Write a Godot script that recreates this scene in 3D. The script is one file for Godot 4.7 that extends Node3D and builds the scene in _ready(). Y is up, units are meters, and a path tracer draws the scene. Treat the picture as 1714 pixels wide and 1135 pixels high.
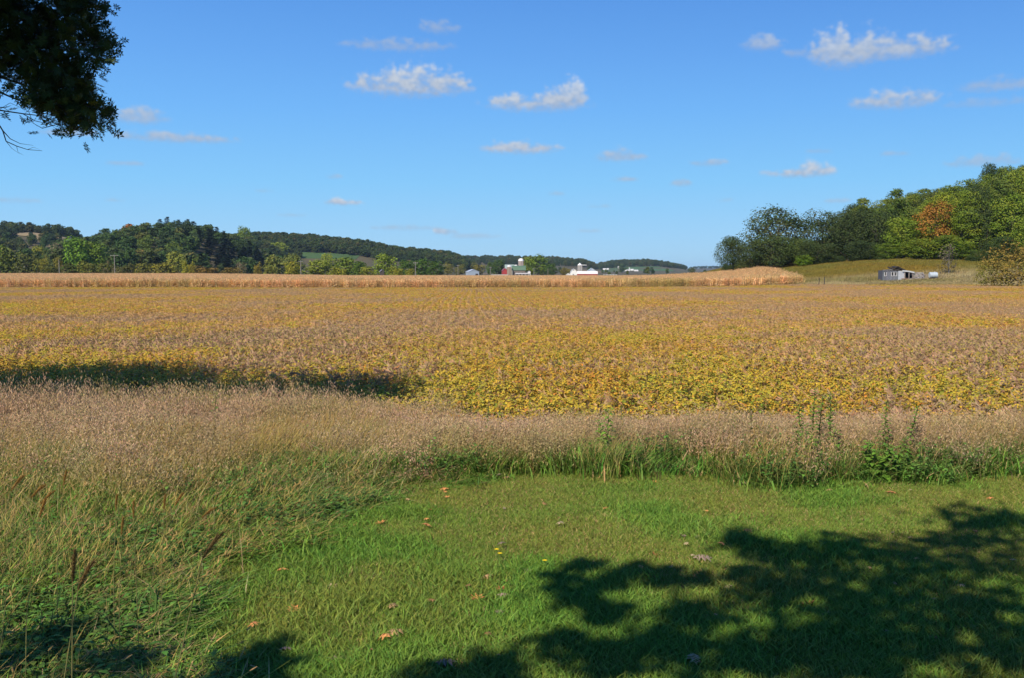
extends Node3D

# ------------------------------------------------------------------ constants of the place
const EYE := 1.75
const FOCAL := 1648.0                      # focal length of the photograph in its own pixels
const PITCH := 4.01
const EXPOSE := 1.25
const SUN_DIR := Vector3(0.372, -0.669, -0.644)   # the way the sunlight travels

var rng := RandomNumberGenerator.new()
var taken := {}
var patch := FastNoiseLite.new()
var fine := FastNoiseLite.new()
var broad := FastNoiseLite.new()
var ridges := []
var M := {}

# ------------------------------------------------------------------ small mesh collector
class Shape:
	var v := PackedVector3Array()
	var c := PackedColorArray()
	func tri(a: Vector3, b: Vector3, d: Vector3, col: Color) -> void:
		v.append(a); v.append(b); v.append(d)
		c.append(col); c.append(col); c.append(col)
	func quad(a: Vector3, b: Vector3, d: Vector3, e: Vector3, col: Color) -> void:
		tri(a, b, d, col)
		tri(a, d, e, col)
	func box(at: Vector3, size: Vector3, col: Color, basis := Basis()) -> void:
		var h := size * 0.5
		var p := []
		for i in 8:
			p.append(at + basis * Vector3(h.x if i & 1 else -h.x, h.y if i & 2 else -h.y, h.z if i & 4 else -h.z))
		for f in [[0, 1, 3, 2], [5, 4, 6, 7], [4, 0, 2, 6], [1, 5, 7, 3], [2, 3, 7, 6], [4, 5, 1, 0]]:
			quad(p[f[0]], p[f[2]], p[f[1]], p[f[1]], col) if false else quad(p[f[0]], p[f[3]], p[f[2]], p[f[1]], col)
	func tube(points: Array, radii: Array, sides: int, col: Color, cap := true) -> void:
		var rings := []
		var side := Vector3.ZERO
		for i in points.size():
			var along: Vector3 = points[mini(i + 1, points.size() - 1)] - points[maxi(i - 1, 0)]
			along = along.normalized()
			if side == Vector3.ZERO or absf(side.dot(along)) > 0.95:
				side = along.cross(Vector3.UP if absf(along.y) < 0.9 else Vector3.RIGHT).normalized()
			side = (side - along * side.dot(along)).normalized()
			var other := along.cross(side)
			var ring := []
			for k in sides:
				var a := TAU * k / sides
				ring.append(points[i] + (side * cos(a) + other * sin(a)) * radii[i])
			rings.append(ring)
		for i in rings.size() - 1:
			for k in sides:
				var n := (k + 1) % sides
				quad(rings[i][k], rings[i + 1][k], rings[i + 1][n], rings[i][n], col)
		if cap:
			for k in range(1, sides - 1):
				tri(rings[0][0], rings[0][k], rings[0][k + 1], col)
				var l: Array = rings[rings.size() - 1]
				tri(l[0], l[k + 1], l[k], col)
	# a bent, tapering blade of grass in three triangles
	func blade(root: Vector3, height: float, width: float, lean: Vector3, turn: float, col: Color, tip: Color) -> void:
		var s := Vector3(cos(turn), 0, sin(turn)) * width * 0.5
		var mid := root + Vector3(0, height * 0.6, 0) + lean * 0.35
		var top := root + Vector3(0, height, 0) + lean
		quad(root - s, mid - s * 0.8, mid + s * 0.8, root + s, col)
		tri(mid - s * 0.8, top, mid + s * 0.8, tip)
	# a pointed leaf, folded along its middle
	func leaf(root: Vector3, along: Vector3, up: Vector3, width: float, col: Color, droop := 0.2) -> void:
		var side := along.cross(up).normalized() * width * 0.5
		var mid := root + along * 0.45 + up * along.length() * 0.06
		var tip := root + along - up * along.length() * droop
		quad(root, mid + side, mid, root, col) if false else tri(root, mid + side, mid, col)
		tri(root, mid, mid - side, col)
		tri(mid + side, tip, mid, col)
		tri(mid, tip, mid - side, col)
	func mesh(mat: Material) -> ArrayMesh:
		var arrays := []
		arrays.resize(Mesh.ARRAY_MAX)
		arrays[Mesh.ARRAY_VERTEX] = v
		arrays[Mesh.ARRAY_COLOR] = c
		var m := ArrayMesh.new()
		m.add_surface_from_arrays(Mesh.PRIMITIVE_TRIANGLES, arrays)
		m.surface_set_material(0, mat)
		return m

# ------------------------------------------------------------------ naming and metas
func numbered(called: String) -> String:
	var n: int = taken.get(called, 0)
	taken[called] = n + 1
	return called if n == 0 else "%s_%03d" % [called, n]

func tag(o: Node3D, label: String, category: String, group := "", kind := "") -> Node3D:
	o.set_meta("label", label)
	if category:
		o.set_meta("category", category)
	if group:
		o.set_meta("group", group)
	if kind:
		o.set_meta("kind", kind)
	return o

func thing(called: String, label: String, category: String, where := Vector3.ZERO, turn := 0.0, group := "") -> Node3D:
	var o := Node3D.new()
	o.name = numbered(called)
	o.position = where
	o.rotation.y = turn
	add_child(o, true)
	tag(o, label, category, group)
	return o

func part(called: String, mesh: Mesh, parent: Node3D) -> MeshInstance3D:
	var o := MeshInstance3D.new()
	o.mesh = mesh
	var n := 0
	var free := called
	while parent.has_node(NodePath(free)):
		n += 1
		free = "%s_%03d" % [called, n]
	o.name = free
	parent.add_child(o, true)
	return o

func single(called: String, mesh: Mesh, label: String, category: String, where := Vector3.ZERO, group := "", kind := "") -> MeshInstance3D:
	var o := MeshInstance3D.new()
	o.mesh = mesh
	o.name = numbered(called)
	o.position = where
	add_child(o, true)
	tag(o, label, category, group, kind)
	return o

func scatter(called: String, mesh: Mesh, places: Array, tints: Array, label: String, category: String, parent: Node3D = null) -> MultiMeshInstance3D:
	var mm := MultiMesh.new()
	mm.transform_format = MultiMesh.TRANSFORM_3D
	mm.use_colors = true
	mm.mesh = mesh
	mm.instance_count = places.size()
	for i in places.size():
		mm.set_instance_transform(i, places[i])
		mm.set_instance_color(i, tints[i])
	var o := MultiMeshInstance3D.new()
	o.multimesh = mm
	if parent:
		o.name = called
		parent.add_child(o, true)
		o.set_meta("kind", "stuff")
	else:
		o.name = numbered(called)
		add_child(o, true)
		tag(o, label, category, "", "stuff")
	return o

# ------------------------------------------------------------------ measuring from the photograph
func px_x(px: float, d: float) -> float:
	return (px - 857.0) / FOCAL * d

func px_y(py: float, d: float) -> float:
	return EYE + d * tan(atan((567.5 - py) / FOCAL) - deg_to_rad(PITCH))

func px_lawn(px: float, py: float) -> Vector3:
	var d := EYE / tan(deg_to_rad(PITCH) - atan((567.5 - py) / FOCAL))
	var x := (px - 857.0) / FOCAL * (d * cos(deg_to_rad(PITCH)) + EYE * sin(deg_to_rad(PITCH)))
	return Vector3(x, ground(x, -d), -d)

# ------------------------------------------------------------------ the lie of the land
func curve(d: float, pts: Array) -> float:
	if d <= pts[0].x:
		return pts[0].y
	for i in pts.size() - 1:
		var a: Vector2 = pts[i]
		var b: Vector2 = pts[i + 1]
		if d < b.x:
			var t := (d - a.x) / (b.x - a.x)
			return lerpf(a.y, b.y, t * t * (3.0 - 2.0 * t))
	return pts[pts.size() - 1].y

var profile := [Vector2(-60, 0.3), Vector2(8.2, 0), Vector2(14, -0.85), Vector2(60, -1.6), Vector2(200, -2.2), Vector2(450, -2.85), Vector2(700, -3.3), Vector2(9000, -3.0)]

func linear(x: float, pts: Array) -> float:
	if x <= pts[0].x:
		return pts[0].y
	for i in pts.size() - 1:
		var a: Vector2 = pts[i]
		var b: Vector2 = pts[i + 1]
		if x < b.x:
			return lerpf(a.y, b.y, (x - a.x) / (b.x - a.x))
	return pts[pts.size() - 1].y

func add_ridge(d0: float, wide_front: float, wide_back: float, tree: float, tops: Array) -> void:
	var pts := []
	for t in tops:
		pts.append(Vector2(px_x(t.x, d0), maxf(0.0, px_y(t.y, d0) - tree + 3.2)))
	ridges.append({"d": d0, "front": wide_front, "back": wide_back, "pts": pts})

func ground(x: float, z: float) -> float:
	var d := -z
	var h := curve(d, profile)
	if d > 60.0:
		h += 0.6 * smoothstep(10.0, 90.0, x) * smoothstep(60.0, 170.0, d)
		var far_off := 1.0 - smoothstep(320.0, 440.0, d - maxf(0.0, x - 100.0))
		if x > 10.0 and far_off > 0.0:
			h += far_off * (5.6 * smoothstep(170.0, 250.0, d) * smoothstep(38.0, 98.0, x) + 15.0 * smoothstep(258.0, 345.0, d) * smoothstep(60.0, 140.0, x))
	if d > 200.0 and x < -60.0 and d < 700.0:
		h += 0.9 * smoothstep(60.0, 150.0, -x) * smoothstep(200.0, 400.0, d) * (1.0 - smoothstep(480.0, 700.0, d))
	if d > 400.0:
		var most := 0.0
		for r in ridges:
			var off: float = d - r.d
			var w: float = r.front if off < 0.0 else r.back
			if absf(off) < w * 2.6:
				most = maxf(most, linear(x, r.pts) * exp(-(off / w) * (off / w)))
		h += most
		h += patch.get_noise_2d(x * 0.01, z * 0.01) * 1.5 * smoothstep(500.0, 900.0, d)
	return h

func weeds_from(x: float) -> float:      # where the mown lawn ends and the weeds begin, metres ahead
	if x < -1.2:
		return 0.0
	return 8.15 + 0.18 * sin(x * 1.9) + 0.12 * sin(x * 4.7 + 1.0) - 0.05 * x

func is_lawn(x: float, d: float) -> bool:
	var left := -1.55 + 0.22 * sin(d * 2.1) + 0.12 * sin(d * 5.3)
	if d > 6.6:
		left += (d - 6.6) * 0.55
	return x > left and d < 8.2 + 0.18 * sin(x * 1.9) + 0.12 * sin(x * 4.7 + 1.0) - 0.03 * x

# ------------------------------------------------------------------ materials
func leafy(called: String, rough := 0.75, through := 0.35, tint := Color.WHITE) -> StandardMaterial3D:
	var m := StandardMaterial3D.new()
	m.resource_name = called
	m.vertex_color_use_as_albedo = true
	m.albedo_color = tint.linear_to_srgb()
	m.roughness = rough
	m.metallic_specular = 0.3
	m.cull_mode = BaseMaterial3D.CULL_DISABLED
	if through > 0.0:
		m.backlight_enabled = true
		m.backlight = Color(through, through, through).linear_to_srgb()
	return m

func noise_tex(seed_: int, freq: float, dark: float, light: float, octaves := 4) -> NoiseTexture2D:
	var n := FastNoiseLite.new()
	n.seed = seed_
	n.frequency = freq
	n.fractal_octaves = octaves
	var t := NoiseTexture2D.new()
	t.noise = n
	t.width = 512
	t.height = 512
	t.seamless = true
	var g := Gradient.new()
	g.set_color(0, Color(dark, dark, dark))
	g.set_color(1, Color(light, light, light))
	t.color_ramp = g
	return t

func solid(called: String, tint: Color, rough := 0.8, metal := 0.0, grain := 0.0, grain_scale := 1.0) -> StandardMaterial3D:
	var m := StandardMaterial3D.new()
	m.resource_name = called
	m.vertex_color_use_as_albedo = true
	m.albedo_color = tint.linear_to_srgb()
	m.roughness = rough
	m.metallic = metal
	m.cull_mode = BaseMaterial3D.CULL_DISABLED
	if grain > 0.0:
		m.albedo_texture = noise_tex(11, 0.02, 1.0 - grain, 1.0)
		m.uv1_triplanar = true
		m.uv1_world_triplanar = true
		m.uv1_scale = Vector3.ONE * grain_scale
	return m

func vary(c: Color, light := 0.25, hue := 0.12) -> Color:
	var k := 1.0 + rng.randf_range(-light, light)
	return Color(c.r * k * (1.0 + rng.randf_range(-hue, hue)), c.g * k * (1.0 + rng.randf_range(-hue, hue) * 0.6), c.b * k * (1.0 + rng.randf_range(-hue, hue)))

# ------------------------------------------------------------------ sky
var sky_stops := [
	[-1.0, Color8(176, 218, 243)], [0.0, Color8(178, 220, 245)], [2.0, Color8(162, 213, 250)], [5.0, Color8(137, 203, 252)], [9.0, Color8(116, 183, 249)],
	[12.0, Color8(104, 168, 241)], [15.5, Color8(91, 153, 230)], [25.0, Color8(70, 126, 208)], [45.0, Color8(54, 104, 184)], [90.0, Color8(44, 88, 164)]]

func sky_at(el: float, az: float) -> Color:
	var c: Color = sky_stops[sky_stops.size() - 1][1]
	for i in sky_stops.size() - 1:
		if el < sky_stops[i + 1][0]:
			var t: float = clampf((el - sky_stops[i][0]) / (sky_stops[i + 1][0] - sky_stops[i][0]), 0.0, 1.0)
			c = sky_stops[i][1].lerp(sky_stops[i + 1][1], t)
			break
	c = c.srgb_to_linear()
	var k := 1.0 - 0.09 * sin(az) * smoothstep(2.0, 16.0, el)
	return Color(c.r * k, c.g * k, c.b * (1.0 - (1.0 - k) * 0.6)) * (1.0 / EXPOSE)

func lay_cloud(im: Image, az: float, el: float, half_w: float, half_h: float, white: float, thick: float, seed_: int, lump: float) -> void:
	var w := im.get_width()
	var hgt := im.get_height()
	var n := FastNoiseLite.new()
	n.seed = seed_
	n.frequency = 1.0
	n.fractal_octaves = 5
	n.fractal_gain = 0.55
	var per := w / 360.0
	var x0 := int((az - half_w * 1.5) * per)
	var x1 := int((az + half_w * 1.5) * per)
	var y0 := int((90.0 - el - half_h * 2.2) * per)
	var y1 := int((90.0 - el + half_h * 1.9) * per)
	for y in range(maxi(y0, 0), mini(y1, hgt / 2 - 1)):
		for x in range(x0, x1):
			var u := (x / per - az) / half_w
			var v := ((90.0 - y / per) - el) / half_h
			var sx := x / per
			var sy := y / per
			var warp := n.get_noise_2d(sx * 0.9 + 50.0, sy * 1.6)
			var detail := n.get_noise_2d(sx * 2.6, sy * 4.2)
			var body := 1.0 - u * u
			var crest := 0.0 + body * (0.45 + lump * (0.55 + 1.5 * n.get_noise_2d(sx * 0.55 + 9.0, 3.7))) + detail * 0.26 + warp * 0.42
			var foot := -0.75 + 0.35 * u * u + detail * 0.25 + warp * 0.15
			var a := smoothstep(0.0, 0.62, crest - v) * smoothstep(-0.1, 0.45, v - foot) * smoothstep(0.0, 0.4, body + warp * 0.7 + detail * 0.35)
			a *= minf(1.0, thick * 1.12 + 0.06) * clampf(0.8 + warp * 0.9, 0.0, 1.0)
			if a < 0.004:
				continue
			var lit := clampf(0.42 + 0.5 * v + detail * 0.45 + warp * 0.6, 0.0, 1.0) * white
			var c := Color(0.36, 0.44, 0.58).lerp(Color(0.64, 0.71, 0.80), lit) * (1.0 / EXPOSE)
			var px := posmod(x, w)
			var was := im.get_pixel(px, y)
			im.set_pixel(px, y, was.lerp(c, clampf(a, 0.0, 1.0)))

func make_sky() -> Sky:
	var small := Image.create(256, 1024, false, Image.FORMAT_RGBF)
	for y in 1024:
		var el := 90.0 - (y + 0.5) / 1024.0 * 180.0
		for x in 256:
			small.set_pixel(x, y, sky_at(maxf(el, -1.0), (x + 0.5) / 256.0 * TAU))
	small.resize(4096, 2048, Image.INTERPOLATE_BILINEAR)
	# clouds of the photograph: px, py, width, height, whiteness, thickness, lumpiness
	var list := [
		[738, 40, 62, 30, 0.35, 0.45, 0.3], [668, 73, 165, 26, 0.3, 0.5, 0.15], [690, 138, 190, 46, 0.8, 0.85, 0.75], [898, 165, 165, 40, 0.85, 0.85, 0.5], [948, 155, 60, 44, 1.0, 0.75, 0.9],
		[872, 244, 120, 24, 0.8, 0.85, 0.5], [1035, 258, 80, 24, 0.5, 0.65, 0.3], [1181, 272, 56, 14, 0.5, 0.6, 0.3], [1043, 298, 46, 10, 0.5, 0.55, 0.3], [1136, 305, 36, 14, 0.4, 0.5, 0.3],
		[1335, 290, 110, 22, 0.95, 0.9, 0.6], [1268, 80, 62, 28, 0.6, 0.55, 0.5], [1400, 98, 95, 60, 0.8, 0.7, 1.0], [1475, 100, 175, 42, 0.7, 0.75, 0.4], [1335, 98, 60, 20, 0.4, 0.4, 0.3],
		[1485, 180, 125, 38, 0.75, 0.75, 0.35], [1660, 170, 110, 24, 0.3, 0.45, 0.3], [1640, 195, 120, 18, 0.3, 0.3, 0.2], [240, 207, 85, 28, 0.5, 0.65, 0.35], [298, 238, 180, 20, 0.5, 0.7, 0.15],
		[138, 237, 52, 16, 0.55, 0.6, 0.3], [95, 240, 34, 10, 0.4, 0.4, 0.2], [576, 337, 60, 12, 0.9, 0.85, 0.5], [747, 384, 42, 14, 1.0, 0.8, 0.6], [680, 378, 120, 12, 0.3, 0.35, 0.2], [790, 392, 90, 12, 0.4, 0.35, 0.2],
		[216, 283, 56, 9, 0.3, 0.4, 0.2], [562, 295, 28, 8, 0.4, 0.4, 0.2], [1490, 267, 48, 9, 0.4, 0.4, 0.2], [1366, 259, 44, 8, 0.3, 0.35, 0.2], [930, 322, 28, 7, 0.3, 0.35, 0.2], [1396, 339, 48, 8, 0.4, 0.4, 0.2],
		[490, 360, 44, 6, 0.3, 0.35, 0.2], [1640, 284, 110, 22, 0.4, 0.45, 0.3], [1210, 335, 26, 6, 0.3, 0.3, 0.2], [447, 321, 30, 6, 0.3, 0.3, 0.2], [30, 345, 70, 10, 0.3, 0.3, 0.2], [1000, 343, 40, 6, 0.3, 0.3, 0.2], [200, 341, 34, 6, 0.3, 0.3, 0.2], [985, 384, 40, 7, 0.4, 0.3, 0.2], [1290, 355, 60, 7, 0.3, 0.3, 0.2]]
	var k := 1
	for c in list:
		var az := rad_to_deg(atan((c[0] - 857.0) / FOCAL))
		var el := rad_to_deg(atan((567.5 - c[1]) / FOCAL)) - PITCH
		lay_cloud(small, az, el, rad_to_deg(atan(c[2] * 0.6 / FOCAL)), rad_to_deg(atan(c[3] * 0.72 / FOCAL)), c[4], c[5], k * 7, c[6])
		k += 1
	# the same scattered fair-weather clouds go on round the rest of the sky
	for i in 46:
		var az := rng.randf_range(34.0, 326.0)
		var el := rng.randf_range(2.0, 22.0)
		var s := 0.35 + el * 0.055
		lay_cloud(small, az, el, s * rng.randf_range(1.5, 3.6), s * rng.randf_range(0.5, 0.9), rng.randf_range(0.3, 0.9), rng.randf_range(0.4, 0.85), 500 + i, rng.randf_range(0.2, 0.8))
	var m := PanoramaSkyMaterial.new()
	m.panorama = ImageTexture.create_from_image(small)
	var s := Sky.new()
	s.sky_material = m
	return s

# ------------------------------------------------------------------ trees
# a crown of leaf clumps spread over and through a heap of lobes; unit: metres
func crown_mesh(seed_: int, high: float, wide: float, low: float, n_lobes: int, n: int, size: float, col: Color, mat: Material, second := Color(0, 0, 0, 0), sparse := 0.0) -> Array:
	rng.seed = seed_
	var lobes := []
	var mid := (high + low) * 0.5
	var half := (high - low) * 0.5
	for i in n_lobes:
		var t := (i + 0.5) / n_lobes
		var y := low + (high - low) * (0.12 + 0.76 * t)
		var fill := sqrt(maxf(0.05, 1.0 - pow((y - mid) / half, 2.0) * 0.9))
		if y < mid:
			fill = lerpf(fill, 1.0, 0.3)
		var a := i * 2.4 + rng.randf_range(-0.4, 0.4)
		var r := wide * 0.5 * fill * rng.randf_range(0.35, 0.68)
		var big := wide * rng.randf_range(0.17, 0.27)
		lobes.append([Vector3(cos(a) * r, y, sin(a) * r), Vector3(big, big * rng.randf_range(0.7, 0.95), big)])
	lobes.append([Vector3(0, mid, 0), Vector3(wide * 0.26, half * 0.75, wide * 0.26)])
	lobes.append([Vector3(rng.randf_range(-0.1, 0.1) * wide, high - wide * 0.15, 0), Vector3(wide * 0.17, wide * 0.15, wide * 0.17)])
	var s := Shape.new()
	var holes := FastNoiseLite.new()
	holes.seed = seed_
	holes.frequency = 3.2 / wide
	var made := 0
	var tries := 0
	while made < n and tries < n * 6:
		tries += 1
		var l: Array = lobes[rng.randi() % lobes.size()]
		var dir := Vector3(rng.randfn(), rng.randfn(), rng.randfn()).normalized()
		var p: Vector3 = l[0] + dir * l[1] * (1.0 - 0.45 * pow(rng.randf(), 2.0) + 0.12 * rng.randfn())
		if p.y < low * 0.8:
			continue
		if sparse > 0.0 and holes.get_noise_3dv(p * 1.5) < -0.25 + sparse * 0.5:
			continue
		var deep := false
		for o in lobes:
			if o != l and ((p - o[0]) / o[1]).length() < 0.62:
				deep = true
				break
		if deep and rng.randf() < 0.85:
			continue
		made += 1
		var face := (dir + Vector3(0, 0.35, 0) + Vector3(rng.randfn(), rng.randfn(), rng.randfn()) * 0.55).normalized()
		var side := face.cross(Vector3(rng.randfn(), rng.randfn(), rng.randfn())).normalized()
		var other := face.cross(side)
		var tone := holes.get_noise_3dv(p * 0.8)
		var base := col
		if second.a > 0.0:
			base = col.lerp(second, smoothstep(-0.1, 0.35, tone + rng.randf_range(-0.15, 0.15)))
		var k := vary(base, 0.15, 0.08)
		var sz := size * rng.randf_range(0.6, 1.25)
		var fold := face * sz * rng.randf_range(-0.25, 0.25)
		var p0 := p + side * sz * rng.randf_range(0.7, 1.1)
		var p1 := p + other * sz * rng.randf_range(0.5, 1.0) + fold
		var p2 := p - side * sz * rng.randf_range(0.7, 1.1)
		var p3 := p - other * sz * rng.randf_range(0.5, 1.0) + fold
		s.quad(p0, p1, p2, p3, k)
	return [s.mesh(mat), lobes]

func trunk_shape(seed_: int, high: float, low: float, wide: float, lobes: Array, thick: float, col: Color) -> Shape:
	rng.seed = seed_ + 999
	var s := Shape.new()
	var bend := Vector3(rng.randf_range(-0.3, 0.3), 0, rng.randf_range(-0.3, 0.3))
	var top := Vector3(0, lerpf(low, high, 0.62), 0) + bend
	var pts := [Vector3(0, -0.6, 0), Vector3(0, 0.25, 0), Vector3(0, low * 0.7, 0) + bend * 0.5, Vector3(0, lerpf(low, high, 0.3), 0) + bend * 0.8, top]
	s.tube(pts, [thick * 1.5, thick * 1.1, thick * 0.85, thick * 0.6, thick * 0.2], 8, col)
	for i in lobes.size():
		var from: Vector3 = pts[2].lerp(top, clampf(float(i) / lobes.size(), 0.05, 0.95))
		var to: Vector3 = lobes[i][0]
		var mid := from.lerp(to, 0.5) + Vector3(0, -0.05 * wide, 0)
		s.tube([from, mid, to], [thick * 0.4, thick * 0.25, thick * 0.08], 5, col, false)
	return s

var tree_kinds := {}

func make_kind(called: String, seed_: int, high: float, wide: float, low: float, n_lobes: int, n: int, size: float, col: Color, thick: float, bark: Color, second := Color(0, 0, 0, 0), sparse := 0.0) -> void:
	var made := crown_mesh(seed_, high, wide, low, n_lobes, n, size, col, M.foliage, second, sparse)
	var trunk := trunk_shape(seed_, high, low, wide, made[1], thick, bark).mesh(M.bark)
	tree_kinds[called] = {"crown": made[0], "trunk": trunk, "high": high, "wide": wide}

func make_pine(called: String, seed_: int, high: float, wide: float, n: int, size: float, col: Color) -> void:
	rng.seed = seed_
	var s := Shape.new()
	var tiers := 13
	for i in n:
		var tier := rng.randi() % tiers
		var t := (tier + 0.5) / tiers
		var a0 := tier * 1.7 + (rng.randi() % 6) * TAU / 6.0 + rng.randf_range(-0.3, 0.3)
		var reach := wide * 0.5 * (pow(1.0 - t, 0.75) * 0.9 + 0.12) * (0.75 + 0.35 * sin(tier * 5.1 + floor(a0) * 2.3))
		var r := reach * sqrt(rng.randf())
		var y := high * (0.12 + 0.86 * t) + rng.randfn() * 0.25 - r * 0.12
		var p := Vector3(cos(a0) * r, y, sin(a0) * r)
		var out := Vector3(cos(a0), -0.1, sin(a0))
		var side := Vector3(-sin(a0), rng.randf_range(-0.5, 0.5), cos(a0))
		var k := vary(col, 0.25, 0.1)
		var sz := size * rng.randf_range(0.7, 1.3)
		s.quad(p - out * sz, p + side * sz * 0.6, p + out * sz + Vector3(0, sz * 0.3, 0), p - side * sz * 0.6, k)
	var tr := Shape.new()
	tr.tube([Vector3(0, -0.5, 0), Vector3(0, high * 0.5, 0), Vector3(0, high * 0.97, 0)], [0.3, 0.18, 0.03], 7, Color(0.09, 0.07, 0.055))
	tree_kinds[called] = {"crown": s.mesh(M.foliage), "trunk": tr.mesh(M.bark), "high": high, "wide": wide}

var crown_mats := {}
func tinted(tint: Color) -> StandardMaterial3D:
	var key := "%.3f %.3f %.3f" % [tint.r, tint.g, tint.b]
	if not crown_mats.has(key):
		crown_mats[key] = leafy("foliage", 0.75, 0.3, tint)
	return crown_mats[key]

func tree_at(kind: String, called: String, label: String, where: Vector3, high: float, wide: float, turn: float, tint: Color, category := "tree", group := "", whole := true) -> Node3D:
	var k: Dictionary = tree_kinds[kind]
	var o := thing(called, label, category, where, turn, group)
	o.scale = Vector3(wide / k.wide, high / k.high, wide / k.wide)
	var c := part("crown", k.crown, o)
	if tint != Color.WHITE:
		c.set_surface_override_material(0, tinted(tint))
	if whole:
		part("trunk", k.trunk, o)
	return o

# a tree measured from the photograph: middle column, top row, width in its pixels, distance
func tree_px(kind: String, called: String, label: String, px: float, top: float, w: float, d: float, tint := Color.WHITE, category := "tree", group := "", whole := true) -> Node3D:
	var x := px_x(px, d)
	var g := ground(x, -d)
	return tree_at(kind, called, label, Vector3(x, g - 0.1, -d), px_y(top, d) - g, w / FOCAL * d * 1.08, rng.randf() * TAU, tint, category, group, whole)

# ------------------------------------------------------------------ everything is built here
func _ready() -> void:
	rng.seed = 20
	patch.seed = 3; patch.frequency = 1.0; patch.fractal_octaves = 4
	fine.seed = 8; fine.frequency = 1.0; fine.fractal_octaves = 3
	broad.seed = 5; broad.frequency = 1.0; broad.fractal_octaves = 2

	var cam := Camera3D.new()
	cam.name = "camera"
	cam.fov = rad_to_deg(2.0 * atan(567.5 / FOCAL))
	cam.near = 0.1
	cam.far = 20000.0
	cam.position = Vector3(0, EYE, 0)
	cam.rotation_degrees = Vector3(-PITCH, 0, 0)
	cam.current = true
	add_child(cam)

	var env := Environment.new()
	env.background_mode = Environment.BG_SKY
	env.sky = make_sky()
	env.tonemap_mode = Environment.TONE_MAPPER_LINEAR
	env.tonemap_exposure = EXPOSE
	env.fog_enabled = true
	env.fog_density = 0.00005
	env.fog_light_color = Color(0.72, 0.84, 1.0)
	env.sdfgi_enabled = true
	env.ssao_enabled = true
	env.ssil_enabled = true
	var we := WorldEnvironment.new()
	we.name = "world_environment"
	we.environment = env
	add_child(we)

	var sun := DirectionalLight3D.new()
	sun.name = "sun"
	sun.light_energy = 1.6
	sun.light_color = Color(1.0, 0.95, 0.86)
	sun.light_angular_distance = 0.5
	sun.shadow_enabled = true
	sun.basis = Basis.looking_at(SUN_DIR.normalized(), Vector3.UP)
	sun.position = Vector3(-20, 40, 30)
	add_child(sun)

	# ---- materials shared by many
	M.foliage = leafy("foliage", 0.75, 0.3)
	M.grass = leafy("grass", 0.7, 0.4)
	M.bark = solid("bark", Color.WHITE, 0.95)
	M.paint = solid("painted_wood", Color.WHITE, 0.7, 0.0, 0.12, 0.4)
	M.metal = solid("sheet_metal", Color.WHITE, 0.45, 0.0, 0.1, 0.3)
	M.concrete = solid("concrete", Color.WHITE, 0.9, 0.0, 0.25, 0.3)
	M.weathered = solid("weathered_boards", Color.WHITE, 0.9, 0.0, 0.45, 0.6)

	add_ridge(820, 150, 140, 11.0, [Vector2(-500, 452), Vector2(60, 452), Vector2(130, 434), Vector2(180, 408), Vector2(205, 392), Vector2(240, 380), Vector2(290, 372), Vector2(340, 376), Vector2(400, 398), Vector2(440, 420), Vector2(480, 452)])
	add_ridge(1150, 220, 300, 9.0, [Vector2(-900, 372), Vector2(-50, 374), Vector2(50, 375), Vector2(100, 380), Vector2(130, 388), Vector2(180, 383), Vector2(300, 385), Vector2(420, 400), Vector2(520, 452)])
	add_ridge(1400, 170, 260, 11.0, [Vector2(320, 400), Vector2(380, 392), Vector2(450, 389), Vector2(500, 391), Vector2(560, 396), Vector2(620, 403), Vector2(660, 412), Vector2(700, 417), Vector2(750, 420), Vector2(775, 430), Vector2(800, 452)])
	add_ridge(2300, 300, 400, 11.0, [Vector2(640, 428), Vector2(800, 429), Vector2(850, 429), Vector2(930, 431), Vector2(975, 435), Vector2(1000, 452)])
	add_ridge(2700, 330, 400, 11.0, [Vector2(985, 452), Vector2(1008, 440), Vector2(1030, 436), Vector2(1080, 435), Vector2(1110, 439), Vector2(1140, 452)])
	add_ridge(5200, 600, 700, 10.0, [Vector2(600, 447), Vector2(1100, 447), Vector2(1180, 445), Vector2(1300, 446), Vector2(1900, 440)])

	build_ground()
	build_fields()
	build_woods()
	build_right_forest()
	build_valley()
	build_farms()
	build_shack()
	build_poles()
	build_corn()
	build_soybeans()
	build_lawn()
	build_weeds()
	build_tall_plants()
	build_corner_oak()
	build_shade_tree()
	build_fallen_leaves()

# ------------------------------------------------------------------ ground
func ground_color(x: float, d: float) -> Color:
	var n := patch.get_noise_2d(x * 0.05, d * 0.05)
	if d < 14.0:
		return Color(0.055, 0.05, 0.022).lerp(Color(0.05, 0.065, 0.02), 0.5 + n)
	if d < 205.0 and x < 120.0:
		return Color(0.15, 0.105, 0.06)
	if x > 30.0 and d < 480.0:
		return Color(0.12, 0.105, 0.035).lerp(Color(0.2, 0.17, 0.08), clampf(0.5 + n, 0, 1))
	if d < 480.0:
		return Color(0.2, 0.14, 0.07)
	return Color(0.11, 0.11, 0.035).lerp(Color(0.15, 0.12, 0.05), clampf(0.5 + n * 1.4, 0, 1))

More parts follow.
